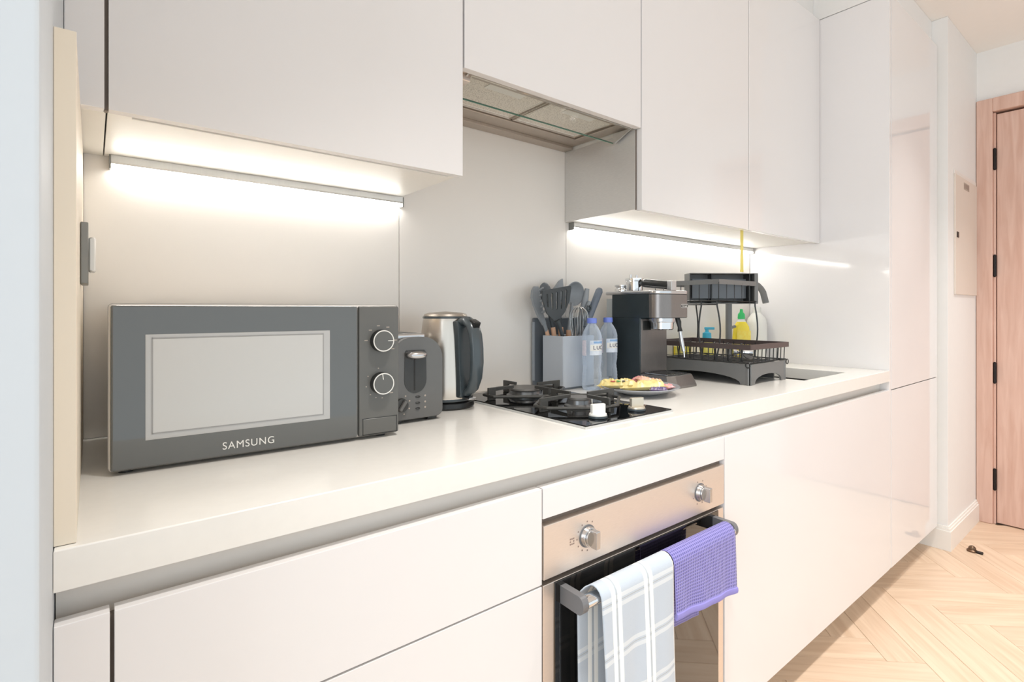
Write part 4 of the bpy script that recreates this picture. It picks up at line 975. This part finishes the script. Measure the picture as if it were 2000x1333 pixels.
for (x, y, b_) in ((ux0, uy0 + .006, .012), (ux0, uy0 + .066, -.010), (ux1, uy0 + .004, .010), (ux1, uy1 - .01, .008), (ux0, uy1 - .01, -.008)):
    pts = [(x, y, uz0)] + [(x, y - b_ * math.sin(PI * k_ / 8), uz0 - (uz0 - zb0) * (.08 + .84 * k_ / 8)) for k_ in range(9)] + [(x, y, zb0)]
    part('support_wire', B().tube(pts, .0028, 8), M_blackw, t)

# grey utensil box lying on the upper tier
brz = math.radians(-37)
t = thing('utensil_box', 'dark grey open plastic box lying on the upper tier of the dish rack', 'box', (1.776, -.228, uz0 - .008), brz, world=False)
bl, bw_, bh = .256, .056, .112; o_ = .0025
tb = B(); tb.box(-bl / 2, bl / 2, bw_ / 2 - o_, bw_ / 2, 0, bh, .001, 1)
tb.box(-bl / 2, bl / 2, -bw_ / 2, bw_ / 2 - o_, 0, o_, .0008, 1).box(-bl / 2, bl / 2, -bw_ / 2, bw_ / 2 - o_, bh - o_, bh, .0008, 1)
tb.box(bl / 2 - .014, bl / 2, -bw_ / 2, bw_ / 2 - o_, o_, bh - o_, .001, 1).box(-bl / 2, -bl / 2 + o_, -bw_ / 2, bw_ / 2 - o_, o_, bh - o_)
part('shell', tb, M_tray, t, smooth=False)
part('inner_lining', B().box(-bl / 2 + .02, bl / 2 - .034, -.002, .004, .02, bh - .020), M_greyd, t, smooth=False)
part('divider', B().box(bl / 2 - .032, bl / 2 - .028, -bw_ / 2 + .004, bw_ / 2 - o_, o_, bh - o_), M_black, t, smooth=False)
part('divider', B().box(-.04, -.037, -.01, bw_ / 2 - o_, o_, bh - o_), M_black, t, smooth=False)

t = thing('steel_cup', 'small shiny steel measuring cup lying in the lower dish rack', 'cup', (1.722, -.338, zb0 + .02))
Mc = Matrix.Translation((1.722, -.338, zb0 + .0235)) @ Matrix.Rotation(math.radians(-50), 4, 'Z') @ Matrix.Rotation(PI / 2, 4, 'Y')
part('bowl', B().lathe([(0, 0), (.016, 0), (.021, .012), (.0235, .034), (.0225, .034), (.020, .013), (0, .003)], n=28, M=Mc), M_chrome, t)
part('foot', B().lathe([(0, -.028), (.017, -.028), (.006, -.010), (.005, 0), (0, 0)], n=24, M=Mc), M_chrome, t)

# ------------------------------------------------------------------ bottles behind the rack
t = thing('dish_soap_bottle', 'yellow dish soap bottle with green cap behind the dish rack', 'bottle', (2.200, -.075, ZC))
Mo = Matrix.Translation((2.200, -.075, ZC + .0005)) @ Matrix.Rotation(math.radians(-38), 4, 'Z') @ Matrix.Diagonal((1, .62, 1, 1))
part('body', B().lathe([(0, 0), (.034, 0), (.038, .006), (.040, .05), (.0395, .12), (.034, .165), (.020, .188), (.012, .197), (.012, .202), (0, .202)], n=36, M=Mo), M_yel, t)
part('cap', B().lathe([(0, .200), (.0155, .200), (.0165, .206), (.015, .222), (.008, .230), (.006, .244), (0, .245)], n=24, M=Mo), M_green, t)
part('neck', B().lathe([(.013, .186), (.022, .184), (.0135, .200)], n=24, M=Mo), M_whitep, t)
lb = part('paper_label', B().box(-.031, .031, -.0262, -.0245, .060, .150, .001, 1, M=Matrix.Translation((2.200, -.075, ZC)) @ Matrix.Rotation(math.radians(-38), 4, 'Z')), mat('yellow_print_label', rgb(252, 234, 110), .4, noise=(50, .1, N1), dark=rgb(250, 214, 60)), t)
text('lettering', 'LUX', .030, M_navy, lb, Matrix.Translation((2.200, -.075, ZC)) @ Matrix.Rotation(math.radians(-38), 4, 'Z') @ Matrix.Translation((.0, -.0266, .078)) @ Matrix.Rotation(PI / 2, 4, 'X'), .0003)
t = thing('white_bottle', 'tall white plastic bottle in the corner right of the dish soap', 'bottle', (2.362, -.062, ZC))
part('body', B().lathe([(0, 0), (.040, 0), (.044, .006), (.0445, .17), (.040, .200), (.020, .225), (.014, .232), (0, .232)], (2.362, -.062, ZC + .0005), 36), M_whitep, t)
part('cap', B().lathe([(0, .230), (.018, .230), (.018, .252), (0, .254)], (2.362, -.062, ZC), 24), M_whitep, t)
t = thing('hand_soap_pump', 'clear hand soap bottle with turquoise pump left of the tap', 'bottle', (1.935, -.07, ZC))
part('body', B().lathe([(0, 0), (.026, 0), (.029, .005), (.029, .085), (.024, .105), (.012, .118), (0, .118)], (1.935, -.070, ZC + .0005), 30), M_lemon, t)
pmp = part('pump', B().lathe([(0, .118), (.0175, .118), (.0185, .122), (.017, .146), (.008, .150), (.006, .162), (0, .162)], (1.935, -.070, ZC), 24), M_teal, t)
part('nozzle', B().box(-.010, .030, -.006, .006, .160, .170, .002, 2, M=Matrix.Translation((1.935, -.07, ZC)) @ Matrix.Rotation(math.radians(-60), 4, 'Z')), M_teal, pmp)
t = thing('yellow_sponge', 'yellow sponge standing against splashback behind the dish rack', 'sponge', (1.84, -.03, ZC))
part('foam', B().box(1.800, 1.880, -.034, -.008, ZC + .0005, ZC + .094, .004, 2), M_lemon, t)
part('scouring_pad', B().box(1.801, 1.879, -.008, -.002, ZC + .001, ZC + .093, .001, 1), M_yel, t)
t = thing('yellow_strap', 'yellow strap hanging from the rightmost wall cabinets behind the rack', 'strap', (1.82, -.285, ZU))
part('band', B().box(1.8120, 1.8310, -.2862, -.2848, 1.282, ZU + .0035), M_yellow, t, smooth=False)
part('hem_end', B().box(1.8115, 1.8315, -.2868, -.2842, 1.277, 1.285), M_yellow, t, smooth=False)

# ------------------------------------------------------------------ right-hand wall items
t = thing('electrical_panel', 'white electrical panel cover on the wall left of the oak door', 'electrical panel', (3.42, -.6175, 1.5))
part('cover', B().box(3.205, 3.640, -.6255, -.6177, 1.214, 1.800, .0015, 2), mat('panel_cover_paint', rgb(226, 214, 202), .45, noise=(20, .01, N1)), t)
part('frame_lip', B().box(3.200, 3.645, -.6215, -.6177, 1.800, 1.822, .001, 1), M_trim, t)
pt = part('vent_label', B().box(3.362, 3.470, -.6262, -.6250, 1.745, 1.780), M_vent, t, smooth=False)
bars = B()
for i in range(4): bars.box(3.368 + i * .026, 3.384 + i * .026, -.6266, -.6262, 1.752, 1.774)
part('bar_mark', bars, M_dprint, pt, smooth=False)
part('lock', B().box(3.225, 3.256, -.6285, -.6255, 1.492, 1.520, .001, 1), M_hinge, t)
t = thing('door_stop', 'small aged bronze door stop on the oak floor by the door', 'door stop', (3.175, -.70, 0))
part('base', B().lathe([(0, .0003), (.021, .0003), (.021, .006), (.016, .010), (0, .010)], (3.172, -.694, 0), 24), M_bronze, t)
part('dome', B().sphere((3.172, -.694, .013), .015, (1, 1, .95), 18), M_bronze, t)
part('buffer', B().box(3.158, 3.176, -.735, -.705, .0003, .009, .002, 1), M_hinge, t)
